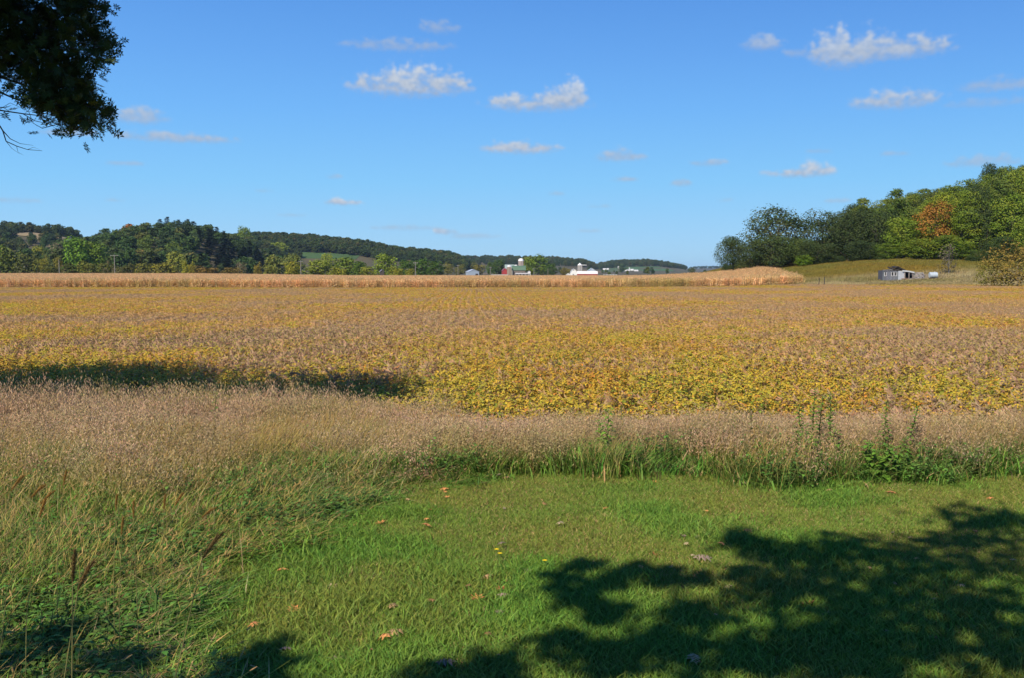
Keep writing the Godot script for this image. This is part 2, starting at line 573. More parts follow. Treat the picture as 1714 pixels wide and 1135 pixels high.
func build_ground() -> void:
	var rings := [0.0]
	var r := 0.6
	while r < 9000.0:
		rings.append(r)
		r *= 1.045 if r > 3.0 else 1.2
	var steps := 300
	var v := PackedVector3Array()
	var c := PackedColorArray()
	var index := PackedInt32Array()
	for i in rings.size():
		for k in steps:
			# finer round the front, coarser behind
			var t := float(k) / steps * 2.0 - 1.0
			var a := PI * signf(t) * (0.35 * absf(t) + 0.65 * pow(absf(t), 2.6))
			var x: float = rings[i] * sin(a)
			var z: float = -rings[i] * cos(a)
			v.append(Vector3(x, ground(x, z) - 0.03, z))
			c.append(ground_color(x, -z))
	for i in rings.size() - 1:
		for k in steps:
			var n := (k + 1) % steps
			var a := i * steps + k
			var b := i * steps + n
			index.append_array([a, a + steps, b + steps, a, b + steps, b])
	var arrays := []
	arrays.resize(Mesh.ARRAY_MAX)
	arrays[Mesh.ARRAY_VERTEX] = v
	arrays[Mesh.ARRAY_COLOR] = c
	arrays[Mesh.ARRAY_INDEX] = index
	var nrm := PackedVector3Array()
	nrm.resize(v.size())
	for i in v.size():
		var p := v[i]
		var e := maxf(0.3, Vector2(p.x, p.z).length() * 0.02)
		nrm[i] = Vector3(ground(p.x - e, p.z) - ground(p.x + e, p.z), 2.0 * e, ground(p.x, p.z - e) - ground(p.x, p.z + e)).normalized()
	arrays[Mesh.ARRAY_NORMAL] = nrm
	var m := ArrayMesh.new()
	m.add_surface_from_arrays(Mesh.PRIMITIVE_TRIANGLES, arrays)
	var mat := solid("soil", Color.WHITE, 0.95, 0.0, 0.45, 0.35)
	mat.cull_mode = BaseMaterial3D.CULL_BACK
	m.surface_set_material(0, mat)
	single("ground", m, "farmland ground from the lawn to the far hills", "", Vector3.ZERO, "", "structure")

func field_patch(called: String, label: String, px0: float, px1: float, d0: float, d1: float, ref: float, col: Color, lift := 0.3) -> void:
	var s := Shape.new()
	var x0 := px_x(px0, ref)
	var x1 := px_x(px1, ref)
	var nx := 24
	var nd := 12
	for i in nx:
		for k in nd:
			var p := []
			for o in [[0, 0], [0, 1], [1, 1], [1, 0]]:
				var x := lerpf(x0, x1, float(i + o[0]) / nx)
				var d := lerpf(d0, d1, float(k + o[1]) / nd) + 8.0 * sin(x * 0.03)
				p.append(Vector3(x, ground(x, -d) + lift, -d))
			s.quad(p[0], p[1], p[2], p[3], vary(col, 0.08, 0.04))
	single(called, s.mesh(M.field), label, "", Vector3.ZERO, "", "structure")

func build_fields() -> void:
	M.field = solid("crop_cover", Color.WHITE, 0.95, 0.0, 0.3, 0.05)
	field_patch("hay_field", "bright green hay field on the slope below the middle ridge", 486, 600, 1262, 1300, 1280, Color(0.06, 0.13, 0.03))
	field_patch("hay_field", "green field on the distant hill behind the white farm buildings", 1000, 1118, 2230, 2480, 2350, Color(0.07, 0.16, 0.04))
	field_patch("hay_field", "green strip of field high on the left hill", 120, 225, 1040, 1150, 1100, Color(0.05, 0.12, 0.02))
	field_patch("stubble_field", "pale stubble field on the crest of the left hill", 20, 112, 1085, 1150, 1100, Color(0.36, 0.27, 0.13))
	field_patch("stubble_field", "tan field below the far ridge behind the farms", 940, 1002, 1700, 1950, 1850, Color(0.3, 0.2, 0.1))
	field_patch("stubble_field", "brown field between the middle ridge and the green-roofed barn", 735, 835, 1300, 1700, 1500, Color(0.2, 0.14, 0.07))

# ------------------------------------------------------------------ wooded hills
const BARK := Color(0.10, 0.085, 0.07)

func build_woods() -> void:
	make_kind("hill_a", 101, 12, 11, 1.5, 9, 900, 0.6, Color(0.05, 0.075, 0.022), 0.25, BARK)
	make_kind("hill_b", 102, 13, 10, 1.2, 8, 900, 0.6, Color(0.05, 0.075, 0.022), 0.25, BARK)
	make_kind("hill_c", 103, 11, 12, 1.0, 10, 900, 0.6, Color(0.05, 0.075, 0.022), 0.25, BARK)
	make_kind("hill_d", 104, 12, 10, 1.6, 7, 900, 0.6, Color(0.05, 0.075, 0.022), 0.25, BARK, Color(0.09, 0.09, 0.03, 1))
	make_pine("pine", 105, 17, 8, 520, 0.75, Color(0.022, 0.042, 0.02))
	var kinds := ["hill_a", "hill_b", "hill_c", "hill_d"]
	var greens := [Color(1.1, 1.25, 1.2), Color(0.7, 0.85, 1.0), Color(1.8, 1.75, 1.1), Color(2.1, 1.55, 1.4), Color(0.95, 1.2, 1.1), Color(1.35, 1.25, 1.2)]
	var words := ["mid green", "dark green", "yellow-green", "olive brown", "green", "dull green"]
	rng.seed = 77
	var spots := []
	# the wooded hill at the left: one thing for each tree
	var tries := 0
	while spots.size() < 175 and tries < 6000:
		tries += 1
		var px := rng.randf_range(90, 472)
		var d := rng.randf_range(615, 850)
		var x := px_x(px, 750.0)
		var h := ground(x, -d)
		if h < -2.5 and d > 700:
			continue
		var ok := true
		for s in spots:
			if Vector2(s.x - x, s.y - d).length() < 8.5:
				ok = false
				break
		if not ok:
			continue
		spots.append(Vector2(x, d))
		var i: int = [0, 1, 4, 5, 0, 1, 4, 2, 3, 4][rng.randi() % 10]
		var kx := 857.0 + FOCAL * x / d
		var zone := ("near the crest of" if h > 22.0 else ("halfway up" if h > 5.0 else "at the foot of")) + " the left hill, " + ("its left end" if kx < 210 else ("left of its top" if kx < 270 else ("under its top" if kx < 335 else ("right of its top" if kx < 400 else "its right end"))))
		if kx > 335 and d < 800 and rng.randf() < 0.85 or h > 27.0 and kx > 270 and rng.randf() < 0.45:
			tree_at("pine", "pine_tree", "dark green pine " + zone, Vector3(x, h - 0.3, -d), rng.randf_range(13, 19), rng.randf_range(9, 12), rng.randf() * TAU, Color.WHITE, "tree", "trees on the left wooded hill", false)
		else:
			tree_at(kinds[rng.randi() % 4], "broadleaf_tree", words[i] + " broadleaf tree " + zone, Vector3(x, h - 0.3, -d), rng.randf_range(9, 14), rng.randf_range(11, 16), rng.randf() * TAU, greens[i] * Color(1.2, 1.17, 1.12), "tree", "trees on the left wooded hill", false)
	for p in [[272, 365], [284, 361], [303, 366], [318, 365], [352, 375], [366, 378]]:
		tree_px("pine", "pine_tree", "tall pine standing out on the crest of the wooded hill at left", p[0], p[1], 20, 815, Color.WHITE, "tree", "pines on the hill crest", false)
	tree_px("hill_b", "maple_tree", "orange maple near the top of the wooded hill at left", 220, 374, 24, 790, Color(6.5, 1.7, 1.2), "tree", "", false)
	tree_px("hill_a", "maple_tree", "rusty brown maple beside the orange maple on the left hill", 236, 377, 20, 795, Color(3.8, 1.4, 1.1), "tree", "", false)
	# scattered woods on the farther left slope
	for i in 85:
		var px := rng.randf_range(-40, 190)
		var d := rng.randf_range(820, 1080)
		if rng.randf() < 0.35:
			d = rng.randf_range(640, 820)
		var x := px_x(px, d)
		var h := ground(x, -d)
		if d > 1060 and px > 20 and px < 112 or d > 950 and px > 112:
			continue
		var k := rng.randi() % 6
		tree_at(kinds[rng.randi() % 4], "broadleaf_tree", words[k] + " tree in the scattered woods at far left, " + ("near the stubble field" if d > 950 else ("below the stubble field" if d > 800 else "behind the leftmost hedge bushes")), Vector3(x, h - 0.3, -d), rng.randf_range(8, 13), rng.randf_range(9, 14), rng.randf() * TAU, greens[k], "tree", "scattered trees on the far left slope", false)
	# the long ridges farther off, past the trees that can be told apart
	var mixed := [[], [], [], []]
	var tints := [[], [], [], []]
	var far := [[1400.0, 1290.0, 1470.0, 300, 800, 1500, 9.0], [1150.0, 1110.0, 1260.0, -500, 470, 640, 9.0], [900.0, 540.0, 1080.0, -420, -45, 420, 9.0], [2300.0, 2080.0, 2420.0, 640, 1000, 1000, 10.0], [2700.0, 2480.0, 2850.0, 985, 1140, 650, 10.0], [5200.0, 4900.0, 5300.0, 900, 1450, 500, 9.0]]
	for f in far:
		for i in f[5]:
			var x := px_x(rng.randf_range(f[3], f[4]), f[0])
			var d := rng.randf_range(f[1], f[2])
			var h := ground(x, -d)
			if h < 2.0 and f[0] < 5000.0 and f[0] > 900.0:
				continue
			if f[0] == 1150.0 and (x > px_x(106, 1150) and x < px_x(134, 1150) or x > px_x(130, 1150) and x < px_x(215, 1150) and d < 1200):
				continue
			if f[0] == 1150.0 and x > px_x(20, 1100) and x < px_x(215, 1100) and d < 1160:
				continue
			var k := rng.randi() % 4
			var b := Basis(Vector3.UP, rng.randf() * TAU).scaled(Vector3(1.05, f[6] / 10.0, 1.05) * rng.randf_range(0.8, 1.25))
			mixed[k].append(Transform3D(b, Vector3(x, h - 0.5, -d)))
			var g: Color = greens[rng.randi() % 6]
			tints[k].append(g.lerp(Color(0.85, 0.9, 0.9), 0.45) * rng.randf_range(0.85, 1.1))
	# hedgerows and lone trees on the flats
	for i in 240:
		var d := rng.randf_range(1000, 2100)
		var px := rng.randf_range(735, 1250)
		var band := fposmod(d, 260.0)
		if band > 40.0:
			continue
		var x := px_x(px, d)
		var k := rng.randi() % 4
		mixed[k].append(Transform3D(Basis(Vector3.UP, rng.randf() * TAU).scaled(Vector3.ONE * rng.randf_range(0.35, 0.75)), Vector3(x, ground(x, -d) - 0.4, -d)))
		tints[k].append(greens[rng.randi() % 6])
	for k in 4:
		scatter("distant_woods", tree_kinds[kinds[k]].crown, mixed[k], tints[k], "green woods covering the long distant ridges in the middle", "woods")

func build_right_forest() -> void:
	var dark := Color(0.055, 0.085, 0.024)
	make_kind("oak_a", 201, 16, 13, 2.0, 14, 9500, 0.22, dark, 0.4, BARK, Color(0.075, 0.1, 0.03, 1), 0.0)
	make_kind("oak_b", 202, 17, 13, 2.4, 16, 8500, 0.225, dark, 0.4, Color(0.17, 0.15, 0.125), Color(0.11, 0.12, 0.05, 1), 0.04)
	make_kind("maple_a", 203, 17, 11, 1.5, 16, 9000, 0.215, Color(0.125, 0.185, 0.02), 0.3, BARK, Color(0.20, 0.24, 0.028, 1), 0.12)
	make_kind("maple_b", 204, 19, 10, 2.0, 17, 9000, 0.215, Color(0.115, 0.17, 0.02), 0.3, BARK, Color(0.19, 0.22, 0.028, 1), 0.15)
	make_kind("poplar", 205, 19, 8, 1.5, 14, 7500, 0.21, Color(0.10, 0.15, 0.024), 0.28, BARK, Color(0.15, 0.18, 0.03, 1), 0.1)
	make_kind("orange_maple", 206, 16, 11, 1.5, 15, 8500, 0.215, Color(0.33, 0.155, 0.03), 0.3, BARK, Color(0.16, 0.2, 0.016, 1), 0.1)
	rng.seed = 31
	# front rows, left to right
	var front := [
		["oak_a", 1226, 394, 52, 286, Color.WHITE, "round dark oak at the left end of the wood, beside the corn"],
		["oak_a", 1254, 402, 46, 280, Color(1.05, 1.0, 1.0), "low dark oak between the round end oak and the tall pale-topped oak"],
		["oak_b", 1299, 347, 92, 284, Color.WHITE, "tall broad oak with thin pale crown top at the left of the wood"],
		["oak_a", 1290, 392, 74, 272, Color(1.1, 1.1, 1.0), "spreading dark green tree in front of the tall pale-topped oak"],
		["oak_a", 1336, 398, 56, 270, Color(1.3, 1.3, 1.0), "lower green tree filling the gap between two tall oaks"],
		["oak_b", 1374, 354, 84, 276, Color(0.95, 1.0, 1.0), "second tall oak with open crown showing sky through gaps"],
		["oak_a", 1366, 404, 60, 264, Color.WHITE, "dark oak below the open-crowned oak at the meadow edge"],
		["maple_a", 1345, 425, 30, 262, Color(1.1, 1.3, 0.9), "small bright green sapling between the oaks at the meadow edge"],
		["oak_a", 1418, 350, 66, 268, Color(0.85, 0.85, 0.9), "dark rounded oak right of the open-crowned oak"],
		["poplar", 1437, 330, 42, 285, Color(1.1, 1.05, 1.0), "pointed pale green tree rising behind the dark rounded oak"],
		["oak_a", 1462, 352, 70, 264, Color(0.9, 0.9, 0.9), "dark full oak above the shack's left side"],
		["oak_a", 1440, 402, 56, 256, Color(0.8, 0.85, 0.9), "low shaded tree at the meadow edge under the dark oaks"],
		["poplar", 1498, 314, 44, 272, Color(0.9, 0.95, 1.0), "narrow pointed tree standing tallest above the shack"],
		["maple_a", 1508, 362, 66, 254, Color(1.1, 1.15, 1.0), "bright green maple left of the orange maple"],
		["maple_a", 1482, 405, 44, 252, Color(0.85, 0.95, 1.0), "small green tree below the bright maple, left of the orange one"],
		["orange_maple", 1562, 332, 66, 250, Color.WHITE, "orange-topped maple standing among green trees above the shack"],
		["maple_a", 1540, 398, 56, 245, Color(1.1, 1.1, 1.0), "yellow-green tree in front of the orange maple"],
		["maple_b", 1580, 392, 54, 244, Color(1.0, 1.05, 1.0), "mid green tree below the right side of the orange maple"],
		["maple_b", 1606, 352, 66, 248, Color(1.1, 1.12, 1.0), "bright green layered tree right of the orange maple"],
		["maple_a", 1600, 402, 50, 242, Color(1.0, 1.1, 1.0), "low green tree below the layered tree beside the orange maple"],
		["oak_a", 1648, 345, 56, 246, Color(0.95, 0.95, 0.9), "dark tree with bare trunk showing, near the right edge"],
		["maple_b", 1688, 322, 70, 240, Color(1.1, 1.15, 1.0), "tall green maple near the right edge of the wood"],
		["oak_a", 1672, 395, 56, 234, Color(0.9, 1.0, 0.9), "dark green bushy tree at the foot of the right edge maples"],
		["maple_a", 1728, 352, 66, 232, Color(1.1, 1.1, 1.0), "green maple cut by the right edge of the picture"]]
	for f in front:
		tree_px(f[0], "forest_tree", f[6], f[1], f[2], f[3] * 1.12, f[4], f[5], "tree", "trees of the wood on the right slope")
	# rows farther up the slope: only their tops show
	var tops := [Vector2(1395, 372), Vector2(1430, 342), Vector2(1470, 336), Vector2(1500, 326), Vector2(1540, 318), Vector2(1560, 308), Vector2(1600, 300), Vector2(1640, 288), Vector2(1660, 277), Vector2(1714, 270), Vector2(1850, 250)]
	var names := ["maple_a", "maple_b", "poplar", "maple_b", "oak_a"]
	for row in 3:
		var px := 1404.0 + row * 13.0
		while px < 1850.0:
			var d := 285.0 + row * 14.0 + rng.randf_range(-5, 5)
			var top: float = linear(px, tops) + [14.0, 6.0, 0.0][row] + rng.randf_range(-4, 10)
			var kind: String = names[rng.randi() % 5]
			var tint := [Color(1, 1, 1), Color(1.2, 1.15, 1.0), Color(0.85, 0.9, 0.9), Color(1.35, 1.2, 1.0)][rng.randi() % 4] as Color
			tree_px(kind, "forest_tree", {Color(1, 1, 1): "mid green", Color(1.2, 1.15, 1.0): "light green", Color(0.85, 0.9, 0.9): "dark green", Color(1.35, 1.2, 1.0): "yellow-green"}[tint] + " treetop in the " + ["lower", "middle", "topmost"][row] + " back row of the right wood, " + ("behind the dark oaks" if px < 1480 else ("behind the pointed tree" if px < 1545 else ("behind the orange maple" if px < 1625 else "toward the right edge"))), px, top, rng.randf_range(44, 64), d, tint, "tree", "back rows of the right wood")
			px += rng.randf_range(24, 36)
	for p in [[1652, 272, 26], [1526, 322, 18], [1700, 276, 24]]:
		tree_px("oak_a", "forest_tree", "dark treetop poking above the skyline of the right wood", p[0], p[1], p[2] * 1.6, 330, Color(0.7, 0.75, 0.8), "tree", "treetops on the right skyline")
	# thin shaded shrubs along the wood's foot
	for i in 22:
		var px := rng.randf_range(1215, 1700)
		var d := linear(px, [Vector2(1210, 283), Vector2(1400, 258), Vector2(1600, 238), Vector2(1720, 226)]) + rng.randf_range(0, 5)
		var x := px_x(px, d)
		tree_at("oak_a", "edge_shrub", "low green shrub at the foot of the right wood, " + ("below the oaks" if px < 1400 else ("below the dark rounded oaks" if px < 1490 else ("below the orange maple" if px < 1600 else "near the right edge brush"))), Vector3(x, ground(x, -d) - 0.2, -d), rng.randf_range(1.6, 4.0), rng.randf_range(3, 5.5), rng.randf() * TAU, [Color.WHITE, Color(1.2, 1.3, 1.0), Color(0.8, 0.9, 0.9)][rng.randi() % 3], "shrub", "shrubs along the right wood")

# ------------------------------------------------------------------ the valley: bushes and trees behind the corn
func build_valley() -> void:
	make_kind("bush_a", 301, 8, 10, 0.3, 9, 1100, 0.42, Color(0.09, 0.095, 0.028), 0.18, BARK)
	make_kind("bush_b", 302, 9, 9, 0.3, 8, 1000, 0.42, Color(0.09, 0.095, 0.028), 0.18, BARK)
	make_kind("tree_a", 303, 13, 12, 1.0, 12, 1800, 0.45, Color(0.05, 0.08, 0.02), 0.3, BARK)
	make_kind("tree_b", 304, 14, 11, 1.2, 12, 1700, 0.45, Color(0.05, 0.08, 0.02), 0.3, BARK)
	make_kind("thin_tree", 305, 11, 8, 1.5, 9, 380, 0.35, Color(0.13, 0.115, 0.085), 0.2, Color(0.2, 0.18, 0.16), Color(0, 0, 0, 0), 0.3)
	rng.seed = 55
	# px, top, width, distance, kind, tint, label
	var list := [
		[18, 416, 52, 520, "bush_a", Color(0.75, 0.95, 0.8), "dark olive bush at the left edge behind the corn"],
		[46, 424, 40, 515, "bush_b", Color(0.6, 0.72, 0.7), "dark bush beside the gap in the hedge, far left"],
		[4, 410, 40, 560, "tree_a", Color(1.5, 1.6, 1.0), "light green tree at the left edge above the dark bushes"],
		[70, 411, 24, 640, "bush_b", Color(1.4, 1.5, 0.9), "yellow-green tree standing clear left of the bright green tree"],
		[97, 404, 24, 620, "thin_tree", Color.WHITE, "grey nearly bare tree left of the bright green tree"],
		[133, 396, 52, 560, "tree_a", Color(1.4, 1.75, 0.9), "large bright green tree standing in front of the wooded hill"],
		[164, 404, 44, 566, "tree_b", Color(1.5, 1.6, 0.95), "mid green tree touching the right side of the bright green tree"],
		[64, 432, 22, 560, "bush_b", Color(1.6, 1.7, 1.0), "small yellow bush beside the grassy gap, far left"],
		[78, 431, 18, 560, "bush_a", Color(1.5, 1.5, 1.0), "little yellow-green bush left of the first pole"],
		[100, 430, 16, 545, "bush_b", Color(1.3, 1.2, 0.8), "small tan bush right at the first pole"],
		[92, 444, 36, 480, "bush_a", Color(0.6, 0.7, 0.6), "low dark bush at the foot of the leftmost pole"],
		[120, 440, 38, 482, "bush_b", Color(0.5, 0.62, 0.55), "dark green bush below the bright green tree"],
		[150, 438, 34, 480, "bush_a", Color(1.0, 1.1, 0.8), "olive bush below the mid green tree, left of the crossarm pole"],
		[178, 440, 36, 482, "bush_b", Color(0.75, 0.85, 0.7), "dull green bush just left of the crossarm pole"],
		[212, 443, 32, 480, "bush_a", Color(0.6, 0.65, 0.65), "dark bush just right of the crossarm pole"],
		[240, 440, 34, 484, "bush_b", Color(1.1, 1.15, 0.8), "olive green bush, second right of the crossarm pole"],
		[276, 438, 44, 486, "bush_a", Color(1.35, 1.3, 0.8), "wide yellow-olive bush below the hill's middle"],
		[298, 419, 34, 590, "tree_b", Color(2.6, 1.9, 1.6), "brownish tree at the foot of the wooded hill"],
		[312, 436, 14, 500, "bush_b", Color(1.8, 1.8, 0.8), "small bright yellow bush before the dark pines"],
		[322, 440, 12, 500, "bush_a", Color(1.8, 1.7, 0.8), "tiny yellow bush right of the bright yellow one"],
		[345, 446, 46, 486, "bush_a", Color(1.2, 0.85, 0.9), "low reddish brown brush before the dark pines"],
		[388, 447, 44, 490, "bush_b", Color(1.1, 0.85, 0.9), "low brown brush under the dark pines"],
		[404, 437, 24, 520, "thin_tree", Color(0.9, 0.85, 0.9), "grey twiggy shrub under the dark pines"],
		[433, 441, 14, 500, "bush_a", Color(1.4, 1.2, 0.9), "small tan bush at the right end of the pines"],
		[462, 425, 40, 540, "tree_b", Color(2.3, 1.7, 2.0), "greyish brown tree right of the dark pines"],
		[492, 424, 38, 560, "tree_a", Color(2.2, 1.7, 1.9), "second greyish brown tree, behind the single pole"],
		[455, 444, 28, 500, "bush_a", Color(1.0, 1.1, 0.8), "olive bush below the greyish brown trees"],
		[491, 437, 30, 505, "bush_b", Color(1.6, 1.6, 0.7), "yellow-green bush left of the single pole"],
		[536, 433, 52, 520, "tree_a", Color(2.2, 1.8, 1.2), "wide tan-olive tree right of the single pole"],
		[578, 429, 50, 530, "tree_b", Color(1.7, 1.6, 1.1), "olive tree in the middle of the hedge"],
		[604, 436, 34, 510, "tree_b", Color(1.1, 1.25, 0.9), "darker green tree right of the olive tree"],
		[566, 448, 34, 490, "bush_a", Color(1.5, 1.6, 0.7), "bright low bush under the olive tree"],
		[617, 446, 28, 495, "bush_b", Color(1.3, 1.45, 0.7), "bright green bush left of the hidden shed"],
		[645, 424, 44, 535, "tree_a", Color(1.9, 1.75, 1.0), "tall yellow-green tree above the hidden shed"],
		[663, 447, 26, 492, "bush_a", Color(1.5, 1.6, 0.7), "bright green bush right of the hidden shed"],
		[688, 449, 22, 494, "bush_b", Color(1.3, 1.4, 0.7), "small green bush at the pole right of the hidden shed"],
		[680, 434, 34, 560, "tree_b", Color(0.95, 1.15, 0.9), "green tree at the left of the dark clump"],
		[706, 432, 40, 565, "tree_a", Color(0.85, 1.1, 0.9), "dark green round tree in the middle of the clump"],
		[730, 436, 36, 560, "tree_b", Color(0.8, 1.0, 0.9), "dark green tree at the right end of the clump"],
		[448, 406, 34, 1230, "tree_a", Color(2.3, 2.0, 1.2), "yellow-green tree on the flank left of the hay field"],
		[470, 404, 30, 1240, "tree_b", Color(2.6, 2.2, 1.2), "yellowing tree beside the hay field on the middle ridge"],
		[412, 379, 28, 1240, "tree_a", Color(1.9, 1.8, 1.1), "tall yellow-green tree standing at the gap right of the pines"],
		[548, 423, 26, 1150, "tree_a", Color(2.6, 2.1, 0.9), "bright yellow tree at the edge of the hay field"],
		[752, 440, 20, 900, "bush_a", Color(1.1, 1.1, 1.0), "olive tree right of the dark clump, toward the blue shed"],
		[770, 442, 22, 900, "bush_b", Color(0.9, 0.95, 0.9), "grey green tree left behind the blue shed"],
		[800, 441, 26, 900, "bush_a", Color(1.1, 1.05, 1.0), "olive tree behind the blue shed"],
		[822, 437, 18, 880, "tree_b", Color(0.9, 1.0, 1.0), "small green tree left of the dark tree by the red shed"],
		[836, 433, 26, 850, "tree_a", Color(0.6, 0.75, 0.8), "dark tree behind the red shed"],
		[884, 428, 30, 870, "tree_b", Color(2.0, 1.6, 1.0), "large yellowing tree behind the green-roofed barn"],
		[900, 426, 44, 850, "tree_a", Color(1.5, 1.5, 0.9), "largest green tree right of the domed silo"],
		[922, 440, 26, 830, "tree_b", Color(0.8, 0.95, 0.8), "dark green tree at the right end of the farm grove"],
		[946, 448, 22, 900, "bush_a", Color(1.1, 1.0, 0.9), "olive bush between the two farms"],
		[1041, 441, 18, 2060, "tree_a", Color(0.7, 0.8, 0.9), "dark trees around the distant pale silo"],
		[1090, 446, 8, 1900, "tree_b", Color(0.6, 0.7, 0.8), "small dark tree standing alone before the distant green field"]]
	for t in list:
		tree_px(t[4], "hedge_tree" if t[2] > 30 else "hedge_bush", t[6], t[0], t[1], t[2], t[3], t[5] * Color(1.8, 1.65, 1.25), "tree" if str(t[4]).contains("tree") else "bush", "trees and bushes behind the corn")
	# the brush at the right edge and the thin tree beside the shack
	make_kind("brush", 306, 5, 6, 0.2, 9, 2600, 0.11, Color(0.25, 0.18, 0.04), 0.06, Color(0.2, 0.16, 0.11), Color(0.2, 0.19, 0.03, 1), 0.35)
	tree_px("brush", "brush_shrub", "brown and green brush at the right edge below the wood", 1704, 408, 108, 168, Color.WHITE, "shrub")
	tree_px("brush", "brush_shrub", "low yellow-brown brush left of the right edge brush", 1655, 432, 60, 172, Color(0.95, 1.05, 0.9), "shrub")
	tree_px("thin_tree", "bare_tree", "thin nearly leafless tree right of the white tank", 1585, 406, 34, 206, Color(0.9, 0.9, 0.8), "tree")
	meadow()

func meadow() -> void:
	var s := Shape.new()
	rng.seed = 61
	for i in 46:
		var p := Vector3(rng.randfn() * 0.4, 0, rng.randfn() * 0.4)
		var h := rng.randf_range(0.25, 0.6)
		s.blade(p, h, rng.randf_range(0.03, 0.06), Vector3(rng.randfn(), 0, rng.randfn()) * 0.14, rng.randf() * PI, vary(Color(0.9, 0.9, 0.9), 0.2, 0.06), vary(Color(1.05, 0.95, 0.85), 0.2, 0.06))
	var m := s.mesh(M.grass)
	var places := []
	var tints := []
	for i in 26000:
		var d := rng.randf_range(172, 345)
		var x := rng.randf_range(52, 150)
		if d < 200 and x < 60 or d < meadow_from(x):
			continue
		if ground(x, -d) > 11.0:
			continue
		if in_corn(x, d):
			continue
		var n := patch.get_noise_2d(x * 0.03, d * 0.05)
		var olive := Color(0.20, 0.19, 0.04)
		var pale := Color(0.46, 0.39, 0.22)
		var gold := Color(0.29, 0.2, 0.035)
		var c := olive.lerp(gold, clampf(0.3 + n, 0, 1))
		var low := 1.0 - smoothstep(205.0, 222.0, d + n * 12.0)
		c = c.lerp(pale, low * clampf(0.75 + n * 0.8, 0.0, 1.0))
		var front := 1.0 - smoothstep(0.0, 14.0, d - meadow_from(x))
		if x > 66 and x < 88:
			c = c.lerp(Color(0.26, 0.18, 0.02), front * 0.8)
		places.append(Transform3D(Basis(Vector3.UP, rng.randf() * TAU).scaled(Vector3(1.6, rng.randf_range(0.8, 1.6) * (0.45 if x > 66 and x < 96 and d < 203 else 1.0), 1.6)), Vector3(x, ground(x, -d), -d)))
		tints.append(vary(c, 0.18, 0.06))
	scatter("meadow_grass", m, places, tints, "tan and olive grass on the slope around the old shack", "grass")
	# rough grass on the flats beyond the corn, seen in gaps of the hedge
	var flat := []
	var ft := []
	for i in 9000:
		var d := rng.randf_range(465, 700)
		var px := rng.randf_range(-60, 1100)
		var x := px_x(px, d)
		var n := patch.get_noise_2d(x * 0.01, d * 0.01)
		flat.append(Transform3D(Basis(Vector3.UP, rng.randf() * TAU).scaled(Vector3(4, 2, 4)), Vector3(x, ground(x, -d), -d)))
		ft.append(vary(Color(0.17, 0.16, 0.05).lerp(Color(0.33, 0.28, 0.15), clampf(0.5 + n * 1.5, 0, 1)), 0.2, 0.06))
	scatter("rough_grass", m, flat, ft, "pale rough grass on the flats behind the corn", "grass")

func meadow_from(x: float) -> float:
	return linear(x, [Vector2(55, 199), Vector2(62, 190), Vector2(70, 184), Vector2(90, 178), Vector2(150, 176)])

# ------------------------------------------------------------------ farm buildings
func gable(s: Shape, r: Shape, wide: float, long: float, eaves: float, ridge: float, wall: Color, roof: Color, at := Vector3.ZERO, over := 0.25) -> void:
	# the gable ends face +z and -z; the ridge runs along z
	var hw := wide * 0.5
	var hl := long * 0.5
	s.box(at + Vector3(0, eaves * 0.5, 0), Vector3(wide, eaves, long), wall)
	for z in [hl - 0.01, -hl + 0.01]:
		s.tri(at + Vector3(-hw, eaves, z), at + Vector3(hw, eaves, z), at + Vector3(0, ridge, z), wall)
	for sgn in [-1.0, 1.0]:
		var low := Vector3(sgn * (hw + over), eaves - over * (ridge - eaves) / hw, 0)
		var top := Vector3(0, ridge, 0)
		var up := Vector3(0, 0.14, 0)
		var f := Vector3(0, 0, hl + over)
		r.quad(at + low + f + up, at + top + f + up, at + top - f + up, at + low - f + up, roof)
		r.quad(at + low + f, at + top + f, at + top - f, at + low - f, roof)
		r.quad(at + low + f, at + low + f + up, at + top + f + up, at + top + f, roof)
		r.quad(at + low - f, at + low - f + up, at + top - f + up, at + top - f, roof)
		r.quad(at + low + f, at + low - f, at + low - f + up, at + low + f + up, roof)

func dome(s: Shape, at: Vector3, radius: float, high: float, col: Color, pointed := false) -> void:
	var pts := []
	var rad := []
	for i in 7:
		var t := i / 6.0
		pts.append(at + Vector3(0, high * (t if pointed else sin(t * PI / 2)), 0))
		rad.append(radius * maxf(0.02, (1.0 - t) if pointed else cos(t * PI / 2)))
	s.tube(pts, rad, 20, col)

func silo(called: String, label: String, px: float, d: float, diameter: float, py_top_wall: float, py_top: float, body: Color, cap: Color, pointed := false, bands := true) -> Node3D:
	var x := px_x(px, d)
	var g := ground(x, -d)
	var high := px_y(py_top_wall, d) - g
	var t := thing(called, label, "silo", Vector3(x, g - 0.2, -d), 0.0, "farm silos")
	var s := Shape.new()
	s.tube([Vector3.ZERO, Vector3(0, high, 0)], [diameter * 0.5, diameter * 0.5], 24, body)
	part("barrel", s.mesh(M.concrete), t)
	if bands:
		var b := Shape.new()
		var y := 0.8
		while y < high:
			b.tube([Vector3(0, y, 0), Vector3(0, y + 0.07, 0)], [diameter * 0.5 + 0.03, diameter * 0.5 + 0.03], 24, Color(0.22, 0.2, 0.18), false)
			y += 0.9
		part("hoops", b.mesh(M.metal), t).set_meta("kind", "stuff")
	var c := Shape.new()
	dome(c, Vector3(0, high, 0), diameter * 0.53, px_y(py_top, d) - px_y(py_top_wall, d), cap, pointed)
	part("roof", c.mesh(M.metal), t)
	var ch := Shape.new()
	ch.box(Vector3(diameter * 0.36, high * 0.5, diameter * 0.4), Vector3(0.7, high, 0.5), body * 0.9)
	part("chute", ch.mesh(M.metal), t)
	return t

